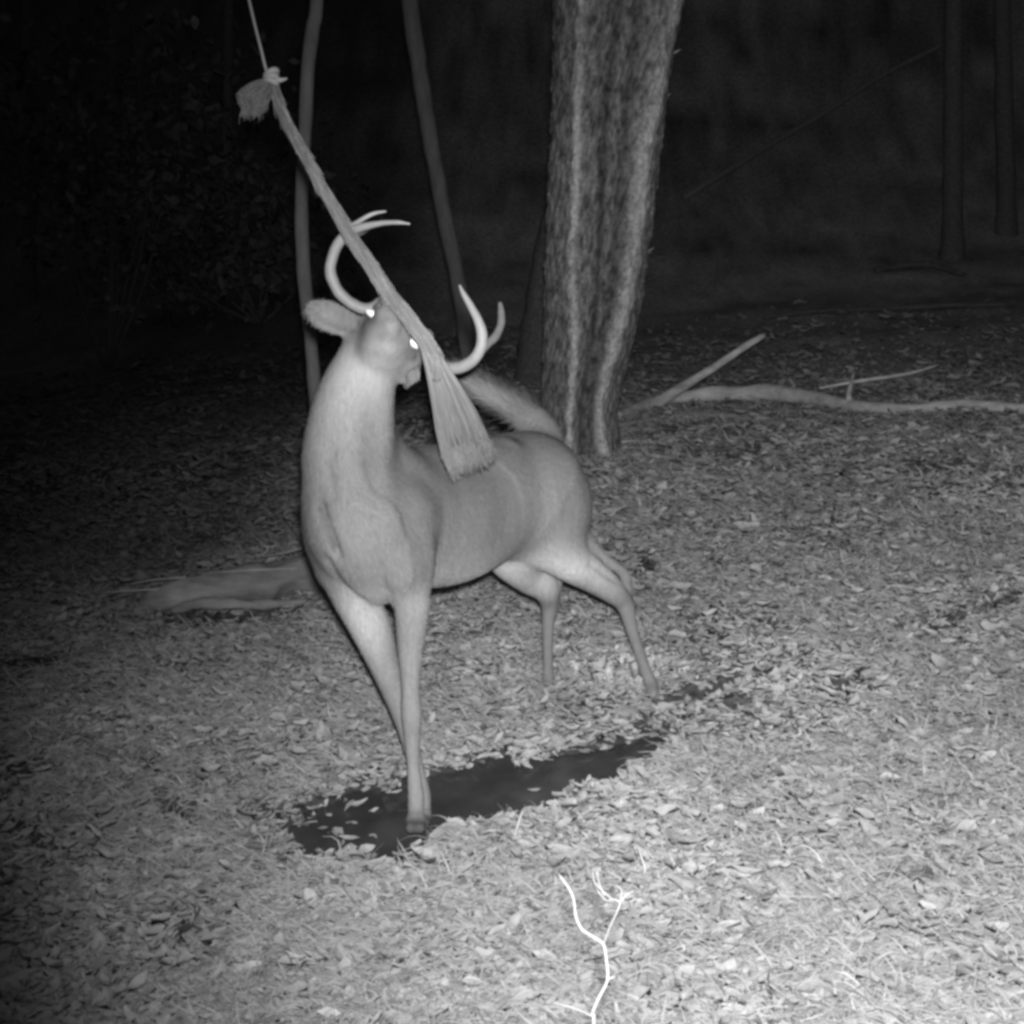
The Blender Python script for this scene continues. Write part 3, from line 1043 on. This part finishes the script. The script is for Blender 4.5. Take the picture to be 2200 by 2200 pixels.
def eval_prim(kd, dt, k, sub):
    m_ = k * 1.3 + 0.03
    if kd == 'rc':
        A, B, r1, r2 = dt
        r = max(r1, r2)
        l, h = np.minimum(A, B) - r - m_, np.maximum(A, B) + r + m_
    elif kd == 'ch':
        l, h = (dt[0] - dt[1][:, None]).min(0) - m_, (dt[0] + dt[1][:, None]).max(0) + m_
    else:
        cn, ax, rd = dt
        l, h = cn - max(rd) - m_, cn + max(rd) + m_
    i0 = np.clip(((l - lo_) / VOX).astype(int), 0, dim - 1)
    i1 = np.clip(((h - lo_) / VOX).astype(int) + 2, 0, dim)
    sl = tuple(slice(i0[i], i1[i]) for i in range(3))
    Xg = axs[0][sl[0]][:, None, None]
    Yg = axs[1][sl[1]][None, :, None]
    Zg = axs[2][sl[2]][None, None, :]
    if kd == 'rc':
        e = B - A
        L2 = e @ e
        t = np.clip(((Xg - A[0]) * e[0] + (Yg - A[1]) * e[1] + (Zg - A[2]) * e[2]) / L2, 0, 1)
        d = np.sqrt((Xg - A[0] - t * e[0]) ** 2 + (Yg - A[1] - t * e[1]) ** 2 + (Zg - A[2] - t * e[2]) ** 2) - (r1 + (r2 - r1) * t)
    elif kd == 'ch':
        d = None
        for n_ in range(len(dt[0]) - 1):
            A, B, r1, r2 = dt[0][n_], dt[0][n_ + 1], dt[1][n_], dt[1][n_ + 1]
            e = B - A
            L2 = e @ e
            t = np.clip(((Xg - A[0]) * e[0] + (Yg - A[1]) * e[1] + (Zg - A[2]) * e[2]) / L2, 0, 1)
            dd_ = np.sqrt((Xg - A[0] - t * e[0]) ** 2 + (Yg - A[1] - t * e[1]) ** 2 + (Zg - A[2] - t * e[2]) ** 2) - (r1 + (r2 - r1) * t)
            d = dd_ if d is None else np.minimum(d, dd_)
    else:
        q = [((Xg - cn[0]) * a[0] + (Yg - cn[1]) * a[1] + (Zg - cn[2]) * a[2]) for a in ax]
        k0 = np.sqrt(sum((q[i] / rd[i]) ** 2 for i in range(3)))
        k1 = np.sqrt(sum((q[i] / rd[i] ** 2) ** 2 for i in range(3)))
        d = k0 * (k0 - 1) / np.maximum(k1, 1e-6)
    cur = field[sl]
    if sub:
        d2 = -d
        hh = np.clip(0.5 - 0.5 * (cur - d2) / k, 0, 1)
        field[sl] = cur * (1 - hh) + d2 * hh + k * hh * (1 - hh)
    else:
        hh = np.clip(0.5 + 0.5 * (cur - d) / k, 0, 1)
        field[sl] = cur * (1 - hh) + d * hh - k * hh * (1 - hh)


for p in [q for q in prims if not q[3]] + [q for q in prims if q[3]]:
    eval_prim(*p)


def surface_nets(f, org, h):
    s = f < 0
    nx_, ny_, nz_ = f.shape
    acc = np.zeros((nx_ - 1, ny_ - 1, nz_ - 1), np.int8)
    for dx in (0, 1):
        for dy in (0, 1):
            for dz in (0, 1):
                acc += s[dx:nx_ - 1 + dx, dy:ny_ - 1 + dy, dz:nz_ - 1 + dz]
    cells = np.argwhere((acc > 0) & (acc < 8))
    idx = np.full(acc.shape, -1, np.int64)
    idx[tuple(cells.T)] = np.arange(len(cells))
    sumv = np.zeros((len(cells), 3))
    cnt = np.zeros(len(cells))
    corners = [(a, b_, c) for a in (0, 1) for b_ in (0, 1) for c in (0, 1)]
    for a in corners:
        for ax in range(3):
            if a[ax] == 0:
                b_ = list(a)
                b_[ax] = 1
                fa = f[cells[:, 0] + a[0], cells[:, 1] + a[1], cells[:, 2] + a[2]]
                fb = f[cells[:, 0] + b_[0], cells[:, 1] + b_[1], cells[:, 2] + b_[2]]
                m_ = (fa < 0) != (fb < 0)
                t = np.where(m_, fa / np.where(m_, fa - fb, 1), 0)
                p = np.tile(np.array(a, float), (len(cells), 1))
                p[:, ax] = t
                sumv[m_] += p[m_]
                cnt[m_] += 1
    V = (cells + sumv / cnt[:, None]) * h + org
    quads = []
    for ax in range(3):
        u, v = (ax + 1) % 3, (ax + 2) % 3
        a0 = [slice(None)] * 3
        a1 = [slice(None)] * 3
        a0[ax] = slice(0, -1)
        a1[ax] = slice(1, None)
        diff = s[tuple(a0)] != s[tuple(a1)]
        e = np.argwhere(diff)
        e = e[(e[:, u] > 0) & (e[:, v] > 0) & (e[:, u] < f.shape[u] - 1) & (e[:, v] < f.shape[v] - 1)]

        def cid(du, dv):
            c = e.copy()
            c[:, u] -= du
            c[:, v] -= dv
            return idx[c[:, 0], c[:, 1], c[:, 2]]
        q = np.stack([cid(1, 1), cid(0, 1), cid(0, 0), cid(1, 0)], 1)
        flip = ~s[e[:, 0], e[:, 1], e[:, 2]]
        q[flip] = q[flip][:, ::-1]
        quads.append(q)
    return V, np.concatenate(quads)


DV, DF = surface_nets(field, lo_, VOX)
# light relaxation to remove stair steps
for it in range(12):
    lam = 0.5 if it % 2 == 0 else -0.52
    nb = np.zeros_like(DV)
    ct = np.zeros(len(DV))
    for a, b_ in ((0, 1), (1, 2), (2, 3), (3, 0)):
        np.add.at(nb, DF[:, a], DV[DF[:, b_]])
        np.add.at(nb, DF[:, b_], DV[DF[:, a]])
        np.add.at(ct, DF[:, a], 1)
        np.add.at(ct, DF[:, b_], 1)
    DV = DV + lam * (nb / ct[:, None] - DV)

# muscle and skin folds pressed into the surface
def vnormals():
    a = np.cross(DV[DF[:, 1]] - DV[DF[:, 0]], DV[DF[:, 3]] - DV[DF[:, 0]])
    n_ = np.zeros_like(DV)
    for q in range(4):
        np.add.at(n_, DF[:, q], a)
    return n_ / (np.linalg.norm(n_, axis=1)[:, None] + 1e-12)


from mathutils.bvhtree import BVHTree
bvh = BVHTree.FromPolygons([tuple(v) for v in DV], [tuple(int(k) for k in f) for f in DF])


def skin_at(px, py):
    """point of the animal's skin under a photo pixel"""
    dr = Vector(C(px, py, 1.0) - CAMP).normalized()
    hitp = bvh.ray_cast(Vector(CAMP), dr)
    return np.array(hitp[0]) if hitp[0] is not None else None


DN = vnormals()
DISP = np.zeros(len(DV))


def dent(pts, rad, depth):
    """push the skin in (or out, depth < 0) along a line of photo points"""
    P = np.array(pts, float)
    P, _ = resample(np.c_[P, P[:, 0] * 0], P[:, 0] * 0, 4) if len(P) > 1 else (np.c_[P, P[:, 0] * 0], None)
    best = np.full(len(DV), 9.0)
    for q in P:
        w_ = skin_at(q[0], q[1])
        if w_ is not None:
            best = np.minimum(best, np.linalg.norm(DV - w_, axis=1))
    rad = rad * 1.45
    m_ = best < rad * 3
    g_ = np.where(m_, np.exp(-(best / rad) ** 2), 0)
    depth = depth * (0.62 if rad > 0.014 else 0.85)
    DISP[:] = np.where(g_ * abs(depth) > np.abs(DISP), -g_ * depth, DISP)


dent([(688, 1088), (700, 1125), (712, 1160), (722, 1190)], 0.009, 0.022)
dent([(703, 1205), (716, 1232), (740, 1262), (775, 1290)], 0.010, 0.020)
dent([(905, 1150), (910, 1200), (908, 1250), (900, 1285)], 0.020, 0.016)
dent([(868, 1000), (860, 1050), (880, 1110), (902, 1150)], 0.030, 0.010)
dent([(800, 930), (795, 990), (806, 1040)], 0.022, 0.008)
dent([(745, 1000), (765, 1060), (790, 1110)], 0.035, -0.009)
dent([(720, 960), (712, 1020), (715, 1060)], 0.020, 0.006)
dent([(840, 1120), (848, 1180), (858, 1240)], 0.030, -0.010)
dent([(800, 1150), (812, 1200), (826, 1260)], 0.016, 0.006)
dent([(1075, 1040), (1090, 1100), (1085, 1150)], 0.050, 0.010)
dent([(1110, 1000), (1150, 1060), (1160, 1120)], 0.050, -0.008)
dent([(1215, 1010), (1225, 1080), (1235, 1150)], 0.025, 0.007)
dent([(1095, 950)], 0.022, -0.008)
for rx in (945, 985, 1022):
    dent([(rx, 1040), (rx + 8, 1100), (rx, 1170)], 0.012, 0.0018)
dent([(825, 690), (822, 715), (828, 740)], 0.010, 0.004)
dent([(867, 700), (866, 730)], 0.010, 0.004)
dent([(846, 690), (846, 715)], 0.012, -0.004)
dent([(815, 770), (845, 775)], 0.012, 0.003)
dent([(876, 1300), (872, 1370), (874, 1440)], 0.010, 0.003)
dent([(1270, 1212), (1295, 1228), (1318, 1244)], 0.008, 0.012)
for it in range(5):
    nb = np.zeros(len(DV))
    ct = np.zeros(len(DV))
    for a, b_ in ((0, 1), (1, 2), (2, 3), (3, 0)):
        np.add.at(nb, DF[:, a], DISP[DF[:, b_]])
        np.add.at(nb, DF[:, b_], DISP[DF[:, a]])
        np.add.at(ct, DF[:, a], 1)
        np.add.at(ct, DF[:, b_], 1)
    DISP = 0.4 * DISP + 0.6 * nb / ct
DV = DV + DN * DISP[:, None]

from mathutils.bvhtree import BVHTree
bvh = BVHTree.FromPolygons([tuple(v) for v in DV], [tuple(int(k) for k in f) for f in DF])


def skin_at(px, py):
    """point of the animal's skin under a photo pixel"""
    dr = Vector(C(px, py, 1.0) - CAMP).normalized()
    hitp = bvh.ray_cast(Vector(CAMP), dr)
    return np.array(hitp[0]) if hitp[0] is not None else None


# coat colour patches: fur markings, with shade of folds and hollows put in too
dval = np.full(len(DV), 0.20)
dval += 0.022 * fbm(DV, 6, 3, 5)


def coat(pt, rad, v, pw=2.0):
    global dval
    d = np.linalg.norm((DV - pt) / np.asarray(rad, float), axis=1)
    wgt = np.exp(-d ** pw)
    dval = dval * (1 - wgt) + v * wgt


coat(C(772, 820, 3.02), (0.08, 0.09, 0.11), 0.47)        # white throat patch
coat(C(752, 900, 3.02), 0.13, 0.39)
coat(C(735, 1020, 3.02), 0.14, 0.24)
coat(C(790, 960, 3.08), (0.03, 0.08, 0.12), 0.22)  # shading band of the neck groove, as darker fur
coat(C(740, 1150, 3.08), 0.13, 0.25)
coat(C(985, 1250, 3.55), (0.20, 0.28, 0.085), 0.54)     # belly
coat(C(900, 1265, 3.35), (0.12, 0.16, 0.08), 0.42)
coat(C(1120, 1205, 3.85), (0.14, 0.20, 0.06), 0.56)
coat(C(1130, 1090, 3.78), (0.14, 0.17, 0.14), 0.36)      # haunch
coat(C(1240, 1225, 3.86), (0.13, 0.16, 0.07), 0.56)
coat(C(1085, 1235, 3.95), 0.08, 0.54)
coat(C(1180, 1240, 4.0), 0.06, 0.45)
coat(C(785, 1345, 3.27), (0.08, 0.08, 0.16), 0.46)      # inside of forelegs
coat(C(880, 1450, 3.25), (0.05, 0.08, 0.25), 0.27)
coat(C(890, 1650, 3.35), (0.05, 0.08, 0.16), 0.34)
coat(C(1060, 860, 4.0), (0.16, 0.1, 0.06), 0.33)        # underside of the tail
coat(C(1085, 960, 3.7), (0.16, 0.2, 0.05), 0.22)          # darker back
coat(C(900, 1010, 3.4), (0.16, 0.3, 0.07), 0.22)
coat(C(1085, 1110, 3.62), (0.09, 0.14, 0.14), 0.235)  # shade of the flank hollow put into the fur
coat(C(1250, 1050, 3.9), (0.05, 0.2, 0.14), 0.20)  # darker rump edge, shading put into the fur
coat(Hd(0, 0.125, -0.006), 0.024, 0.08)        # dark wet nose
coat(Hd(0, 0.02, -0.05), (0.03, 0.04, 0.03), 0.38)        # pale chin


def coatpx(px, py, rad, v, pw=2.0):
    p = skin_at(px, py)
    if p is not None:
        coat(p, rad, v, pw)


coatpx(800, 684, 0.026, 0.17)        # dark skin round the eyes
coatpx(884, 746, 0.022, 0.17)
coatpx(782, 712, 0.022, 0.19)        # dark line from ear to eye
coatpx(770, 745, 0.025, 0.22)
coatpx(846, 700, 0.018, 0.34)        # lit bumps between the eyes and on the jaw, as paler fur
coatpx(834, 752, 0.020, 0.36)
coatpx(815, 722, 0.015, 0.22)
coatpx(862, 735, 0.013, 0.22)
coatpx(890, 768, 0.010, 0.10)        # dark corner of the mouth
coatpx(880, 820, 0.013, 0.17)
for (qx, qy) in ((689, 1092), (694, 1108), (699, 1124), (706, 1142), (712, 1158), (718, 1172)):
    coatpx(qx, qy, 0.009, 0.11)      # shade in the shoulder fold, put into the fur colour
coatpx(700, 1120, (0.012, 0.05, 0.05), 0.17)  # softer shade beside that fold, also in the colour
coatpx(792, 1000, (0.025, 0.05, 0.05), 0.20)  # shade at the base of the neck, as darker fur
coatpx(910, 1215, (0.015, 0.05, 0.06), 0.16)     # shade in the hollow behind the elbow, painted as darker fur
coatpx(700, 690, 0.03, 0.27)
coatpx(745, 700, 0.02, 0.20)
for (hp, tt) in [((893, 1784), tF - .03), ((908, 1776), tF2 - .03), ((1404, 1500), tH), ((1179, 1492), tK)]:
    coat(C(hp[0], hp[1] + 2, tt - .02), 0.034, 0.07, 6)  # hooves

deer = empty("deer", hit(1000, 1640)[0])
tag(deer, "antlered buck standing over the puddle, head raised and pressed against the hanging rope", "deer")
# short coat hairs: thin slivers lying down and back along the skin, part of the body mesh
fa, fb, fc = DV[DF[:, 0]], DV[DF[:, 1]], DV[DF[:, 3]]
fn = np.cross(fb - fa, fc - fa)
fl = np.linalg.norm(fn, axis=1)
fn = fn / (fl[:, None] + 1e-12)
hr = np.random.default_rng(77)
NH = 170000
pk = hr.choice(len(DF), NH, p=fl / fl.sum())
u1, u2 = hr.random(NH)[:, None], hr.random(NH)[:, None]
hp_ = DV[DF[pk, 0]] + (DV[DF[pk, 1]] - DV[DF[pk, 0]]) * u1 + (DV[DF[pk, 3]] - DV[DF[pk, 0]]) * u2
hn = fn[pk]
fd = np.array([0.30, 0.45, -0.85]) + 0.35 * np.stack([fbm(hp_, 6, 2, 61), fbm(hp_, 6, 2, 62), fbm(hp_, 6, 2, 63)], 1) + hr.normal(0, 0.16, (NH, 3))
fd -= hn * (fd * hn).sum(1)[:, None]
fd /= np.linalg.norm(fd, axis=1)[:, None] + 1e-9
hv = dval[DF[pk, 0]]
keep_h = hv > 0.12
hp_, hn, fd, hv = hp_[keep_h], hn[keep_h], fd[keep_h], hv[keep_h]
NH = len(hp_)
hl = hr.uniform(0.010, 0.018, NH)[:, None] * np.clip((hp_[:, 2:3] - 0.05) / 0.5, 0.35, 1)
dh = np.linalg.norm(hp_ - EM, axis=1)[:, None]
hl = hl * np.clip((dh - 0.12) / 0.12, 0.30, 1)
tl_ = np.min([np.linalg.norm(hp_ - C(*q), axis=1) for q in ((1130, 880, 4.05), (1090, 860, 4.05), (1040, 835, 4.03), (1000, 805, 4.0))], axis=0)[:, None]
tlw = np.clip(1 - (tl_ - 0.05) / 0.04, 0, 1)
hl = hl * (1 + 2.2 * tlw)
fd = fd * (1 - tlw) + (nrm(C(985, 800, 4.0) - C(1120, 885, 4.05)) + hr.normal(0, 0.25, (NH, 3))) * tlw
sd_ = np.cross(hn, fd)
wd_ = hr.uniform(0.0006, 0.0011, NH)[:, None]
tip = hp_ + fd * hl + hn * hl * hr.uniform(0.08, 0.24, NH)[:, None]
HV = np.stack([hp_ - sd_ * wd_ - hn * .001, hp_ + sd_ * wd_ - hn * .001, tip + sd_ * wd_ * 0.25, tip - sd_ * wd_ * 0.25], 1).reshape(-1, 3)
HF = (np.arange(NH) * 4)[:, None] + np.arange(4)[None] + len(DV)
HA = np.repeat(hv * hr.uniform(0.74, 1.18, NH), 4)
dval = dval * 0.94
HA = HA * 0.90
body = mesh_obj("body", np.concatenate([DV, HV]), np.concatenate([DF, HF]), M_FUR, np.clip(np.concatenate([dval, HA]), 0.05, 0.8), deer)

# eyes, the flash shining back put in as a white surface
for sg in (-1, 1):
    px_, py_ = (801, 675) if sg < 0 else (888, 737)
    ctr = skin_at(px_, py_)
    if ctr is None:
        ctr = C(px_, py_, 3.0)
    ctr = ctr + V3(0, 0, 0.002 if sg < 0 else 0.006)
    tilt = nrm(V3(0.86, -0.5, 0) if sg < 0 else V3(0.72, -0.7, 0))
    nn = nrm(V3(0, 0, 1))
    oth = np.cross(nn, tilt)
    Vv, Ff = [], []
    th = np.linspace(0, np.pi, 11)
    ph = np.linspace(0, 2 * np.pi, 20, endpoint=False)
    tilt = nrm(Sh * 0.75 - Uh * 0.25 * sg)
    tilt = nrm(V3(0.86, -0.5, 0) if sg < 0 else V3(0.72, -0.7, 0))
    nn = nrm(V3(0, 0, 1))
    oth = np.cross(nn, tilt)
    Vv, Ff = [], []
    for a in th:
        for b_ in ph:
            Vv.append(ctr + 0.0190 * math.sin(a) * math.cos(b_) * tilt + 0.0092 * math.sin(a) * math.sin(b_) * oth + 0.008 * math.cos(a) * nn)
    for i in range(10):
        for j in range(20):
            Ff.append((i * 20 + j, (i + 1) * 20 + j, (i + 1) * 20 + (j + 1) % 20, i * 20 + (j + 1) % 20))
    mesh_obj("eye", Vv, Ff, M_EYE, None, deer)


# antlers
def antler(beams, name="antler"):
    mb = MB()
    for i, (pts, val) in enumerate(beams):
        mb.tube([C(a, b_, c) for a, b_, c, _ in pts], [r * c / FPX for _, _, c, r in pts], 14, val, 0.10, i, smooth=6, rfreq=45)
    return mb.build(name, M_ANT, deer)


antler([([(822, 652, 3.10, 16), (800, 662, 3.09, 14), (776, 662, 3.08, 12.5), (748, 646, 3.07, 12), (723, 620, 3.06, 12), (710, 582, 3.05, 12), (717, 543, 3.04, 11.5), (734, 514, 3.03, 11), (752, 498, 3.02, 11),
          (775, 489, 3.00, 9), (800, 483, 2.98, 7), (825, 479, 2.96, 5.5), (856, 478, 2.93, 4.5), (880, 481, 2.91, 1.5)], [0.22, 0.25, 0.27, 0.33, 0.42]),
        ([(738, 508, 3.04, 8), (759, 485, 3.05, 6.5), (784, 468, 3.06, 5), (806, 458, 3.06, 3.8), (830, 454, 3.06, 1.5)], [0.26, 0.33, 0.36]),
        ([(748, 506, 3.04, 9), (772, 500, 3.08, 8), (792, 490, 3.12, 5), (812, 482, 3.14, 2)], [0.2, 0.2])])
antler([([(880, 690, 3.12, 16), (905, 745, 3.13, 15), (930, 775, 3.12, 14), (952, 788, 3.10, 13.5), (979, 791, 3.08, 13.5), (1010, 779, 3.06, 13), (1031, 752, 3.04, 12.5), (1036, 719, 3.03, 11.5), (1027, 688, 3.02, 10), (1008, 652, 3.0, 8), (996, 632, 2.99, 6),
          (987, 612, 2.98, 2.5)], [0.20, 0.24, 0.28, 0.30, 0.28, 0.22]),
        ([(1030, 758, 3.05, 9), (1046, 741, 3.08, 9.5), (1066, 720, 3.12, 9), (1077, 695, 3.15, 8.5), (1077, 670, 3.17, 7.5), (1074, 650, 3.18, 4)], [0.24, 0.20, 0.15])])

# ------------------------------------------------------------------ the hanging rope with its unravelled end
rope = empty("hanging_rope", C(590, 175, 3.0))
tag(rope, "thick fibrous rope hanging from a thin cord, its frayed end flared over the deer's back", "rope")
ctl = [(586, 176, 2.96, 15), (602, 225, 2.95, 15), (630, 290, 2.94, 15), (664, 350, 2.93, 15), (700, 415, 2.92, 15), (736, 478, 2.91, 16), (775, 540, 2.89, 17), (806, 588, 2.87, 18), (836, 632, 2.86, 17),
       (872, 677, 2.845, 18), (908, 725, 2.84, 19), (932, 768, 2.86, 17), (940, 815, 2.89, 12)]
RP = np.array([C(a, b_, c) for a, b_, c, _ in ctl])
RR_ = np.array([(0.74 + 0.16 * min(1, i_ / 8)) * r * c / FPX for i_, (_, _, c, r) in enumerate(ctl)])
RP, RR_ = resample(RP, RR_, 10)
RP = RP + 0.0025 * np.stack([vnoise(RP, 14, s) for s in (1, 2, 3)], 1)
T_ = np.gradient(RP, axis=0)
T_ /= np.linalg.norm(T_, axis=1)[:, None]
A0 = nrm(np.cross(T_[0], FWD))
Al, Bl = [], []
for tt in T_:
    A0 = nrm(A0 - tt * (A0 @ tt))
    Al.append(A0)
    Bl.append(np.cross(tt, A0))
Al, Bl = np.array(Al), np.array(Bl)
arc = np.concatenate([[0], np.cumsum(np.linalg.norm(np.diff(RP, axis=0), axis=1))])
mb = MB()
mb.tube(RP, RR_ * 0.86, 14, [0.10, 0.12, 0.16, 0.20], 0.08, 3, smooth=0, rfreq=60)
rng = np.random.default_rng(5)
for q in range(150):      # yarns lying along the rope with a slow twist
    a0 = rng.random() * 2 * np.pi
    tw = rng.uniform(1.5, 4.0)
    i0 = rng.integers(0, len(RP) - 30)
    i1 = min(len(RP) - 1, i0 + rng.integers(25, 70))
    ph = a0 + arc[i0:i1] * tw * 2
    off = RR_[i0:i1, None] * rng.uniform(0.84, 0.97) * (np.cos(ph)[:, None] * Al[i0:i1] + np.sin(ph)[:, None] * Bl[i0:i1])
    mb.tube(RP[i0:i1] + off, rng.uniform(0.0012, 0.0022), 4, float(rng.uniform(0.8, 1.2)) * float(np.interp((i0 + i1) / 2 / len(RP), [0, 1], [0.105, 0.23])), 0, smooth=0, caps=False)
rng = np.random.default_rng(5)
for k in range(420):      # stray fibres along the rope
    i = rng.integers(2, len(RP) - 6)
    a = rng.random() * 2 * np.pi
    o_ = np.cos(a) * Al[i] + np.sin(a) * Bl[i]
    p0 = RP[i] + o_ * RR_[i] * 0.85
    ln = rng.uniform(0.01, 0.03)
    mb.tube([p0, p0 + T_[i] * ln + o_ * ln * 0.12, p0 + T_[i] * ln * 1.8 + o_ * ln * rng.uniform(0.0, 0.3)], [0.0008, 0.0006, 0.0004], 3, 0.35, 0, smooth=0, caps=False)
mb.build("twisted_strands", M_ROPE, rope)
# flared end
mb = MB()
Lp = [(896, 722), (914, 790), (930, 880), (944, 960), (966, 1010)]
Rp = [(911, 712), (975, 805), (1022, 880), (1050, 940), (1062, 975)]
dd = [2.85, 2.90, 3.0, 3.10, 3.16]
for k in range(1700):
    u = rng.random()
    dep = rng.normal(0, 0.010)
    endt = rng.uniform(0.66, 0.98) if rng.random() > 0.2 else rng.uniform(0.94, 1.06)
    endt += 0.11 * float(vnoise(np.array([[u * 7.0, 0.3]]), 1.0, 8)[0])
    pts = []
    uw = u
    for j in range(5):
        uw = np.clip(uw + rng.normal(0, 0.02), 0, 1)
        lx_, ly_ = Lp[j]
        rx_, ry_ = Rp[j]
        bow = math.sin(math.pi * u) * (18 if j == 4 else 4)
        pts.append(C(lx_ + (rx_ - lx_) * uw, ly_ + (ry_ - ly_) * uw + bow, dd[j] + dep * (0.6 + 0.4 * j)))
    pts = np.array(pts)
    pts[4] = pts[3] + (pts[4] - pts[3]) * (endt - 0.70) / 0.3 + V3(rng.normal(0, .004), rng.normal(0, .004), 0)
    mb.tube(pts, [0.0011, 0.0011, 0.0011, 0.0009, 0.0005], 3, float(np.clip(rng.normal(0.28, 0.035), 0.12, 0.5)), 0, smooth=2, caps=False)
mb.build("frayed_end", M_ROPE, rope)
# knot with short tag
mb = MB()
kc = C(583, 168, 2.96)
for j in range(3):
    a = np.linspace(0, 2 * np.pi, 14)
    ax1 = nrm(V3(1, 0.35 * (j - 1), 0.2))
    ax2 = nrm(V3(0.1 * j, 0.2, 1))
    mb.tube([kc + V3(0, 0.010 * (j - 1), 0) + 0.013 * (math.cos(q) * ax1 + math.sin(q) * ax2) for q in a], 0.007, 8, 0.28, 0.1, j, smooth=2)
mb.tube([kc, C(600, 172, 2.95), C(612, 170, 2.95), C(617, 168, 2.95)], [0.007, 0.006, 0.003, 0.0015], 7, 0.3, 0.1, 5)
mb.build("knot", M_ROPE, rope)
mb = MB()
mb.tube([kc, C(572, 150, 2.96), C(562, 110, 2.96), C(548, 55, 2.97), C(534, -5, 2.98), C(505, -130, 3.0), C(440, -420, 3.05), C(330, -900, 3.1)], [0.005] + [0.0034] * 7, 8, 0.26, 0.06, 4, smooth=5)
mb.build("cord", M_ROPE, rope)
# short unravelled tail hanging by the knot
mb = MB()
clumps = [(rng.uniform(-1, 1), rng.uniform(-1, 1), rng.uniform(0, 1), rng.normal(0, 7), rng.uniform(-1, 1)) for _ in range(13)]
for k in range(780):
    cx, cz, cl, cb, cs = clumps[k % 13]
    qx = cx + rng.normal(0, .22)
    qz = cz + rng.normal(0, .22)
    jx = lambda w_: rng.normal(0, w_)
    ln = 0.60 + 0.30 * cl + rng.normal(0, 0.07)
    pts = [C(580 + qx * 7, 170 + qz * 4, 2.96 + qz * .006), C(563 + qx * 15 + jx(3), 188 + qx * 9, 2.955 + qz * .016),
           C(549 + qx * 20 + cb + jx(3), 170 + 46 * ln + qx * 10, 2.95 + qz * .024), C(543 + qx * 20 + cs * 6 + jx(3), 170 + 68 * ln + qx * 5 + jx(3), 2.95 + qz * .026),
           C(541 + qx * 19 + cs * 12 + cb * .4 + jx(4), 170 + 88 * ln + jx(4), 2.95 + qz * .02)]
    mb.tube(pts, [0.0012, 0.0014, 0.0014, 0.0012, 0.0006], 3, float(np.clip(rng.normal(0.12 + 0.03 * cl, 0.03), .06, .4)), 0, smooth=2, caps=False)
mb.build("frayed_tail", M_ROPE, rope)

# ------------------------------------------------------------------ pale forked seedling in the foreground
seed = empty("seedling", C(1275, 2420, 1.85))
dS = 1.92
sb = C(1276, 2200, dS)
gz = float(gh(sb[0], sb[1])[0])
seed.location = (sb[0], sb[1], gz)
tag(seed, "bare pale forked seedling standing upright at the bottom edge nearest the viewer", "seedling")
mb = MB()


def sp(a, b_, c=0.0):
    return C(a, b_, dS + c)


mb.tube([np.array([sb[0] + .01, sb[1], gz - 0.01]), np.array([sb[0] - .004, sb[1], (gz + sb[2]) / 2]), sb, sp(1271, 2183), sp(1286, 2145), sp(1305, 2106), sp(1303, 2064), sp(1297, 2030), sp(1283, 2018), sp(1262, 2005, .01), sp(1249, 1995, .01),
         sp(1237, 1968, .02), sp(1233, 1934, .02), sp(1222, 1908, .02), sp(1200, 1878, .03)], list(np.array([.0038, .0038, .0036, .0034, .0031, .0031, .0030, .0028, .0027, .0026, .0026, .0025, .0024, .0022, .0013]) * .72), 8, 0.44, 0.1, 2, smooth=4, rfreq=60)
mb.tube([sp(1271, 2183), sp(1248, 2172, -.01), sp(1216, 2161, -.02), sp(1190, 2154, -.03)], [.0020, .0017, .0013, .0006], 7, 0.42, 0.1, 3, smooth=4)
mb.tube([sp(1304, 2106), sp(1312, 2101), sp(1322, 2098)], [.0016, .0011, .0006], 6, 0.5, 0.1, 4)
mb.tube([sp(1297, 2028), sp(1304, 2008, -.01), sp(1314, 1983, -.02), sp(1326, 1958, -.03), sp(1333, 1938, -.03)], [.0015, .0013, .0012, .0011, .0010], 7, 0.4, 0.1, 5, smooth=4)
mb.build("stem", M_STRAW, seed)
mb = MB()
for pts in ([(1333, 1938), (1318, 1932), (1303, 1936)], [(1303, 1936), (1292, 1924), (1283, 1912)], [(1318, 1934), (1296, 1915), (1278, 1896), (1273, 1874)], [(1333, 1938), (1336, 1920), (1334, 1910), (1324, 1903)],
            [(1333, 1938), (1346, 1922), (1362, 1914)], [(1300, 1925), (1288, 1900), (1282, 1872)]):
    mb.tube([sp(a, b_, -.03) for a, b_ in pts], np.linspace(.0012, .0007, len(pts)), 6, 0.34, 0.1, 6, smooth=4)
mb.build("bud_twig", M_STRAW, seed)

st = hit(1384, 1900)[0]
mb = MB()
ts_ = hit(1384, 1900)[1]
mb.tube([st, C(1383, 1885, ts_ - .01), C(1386, 1865, ts_ - .02), C(1380, 1848, ts_ - .02), C(1375, 1832, ts_ - .02), C(1368, 1817, ts_ - .03)], [.003, .003, .0028, .0022, .002, .001], 6, 0.62, 0.1, 3, smooth=4)
o = mb.build("weed_stem", M_STRAW)
tag(o, "short thin pale stem poking up just behind the forked seedling", "stem")
mb = MB()
ts_ = hit(1095, 1820)[1]
mb.tube([hit(1095, 1820)[0], C(1104, 1800, ts_ - .02), C(1112, 1775, ts_ - .03), C(1120, 1750, ts_ - .03), C(1126, 1742, ts_ - .03)], [.005, .005, .004, .003, .001], 6, 0.5, 0.1, 3, smooth=4)
o = mb.build("grass_blade", M_STRAW)
tag(o, "upright pale grass blade at the near edge of the puddle", "grass blade")
print("tris body", len(DF), "litter", len(LF))
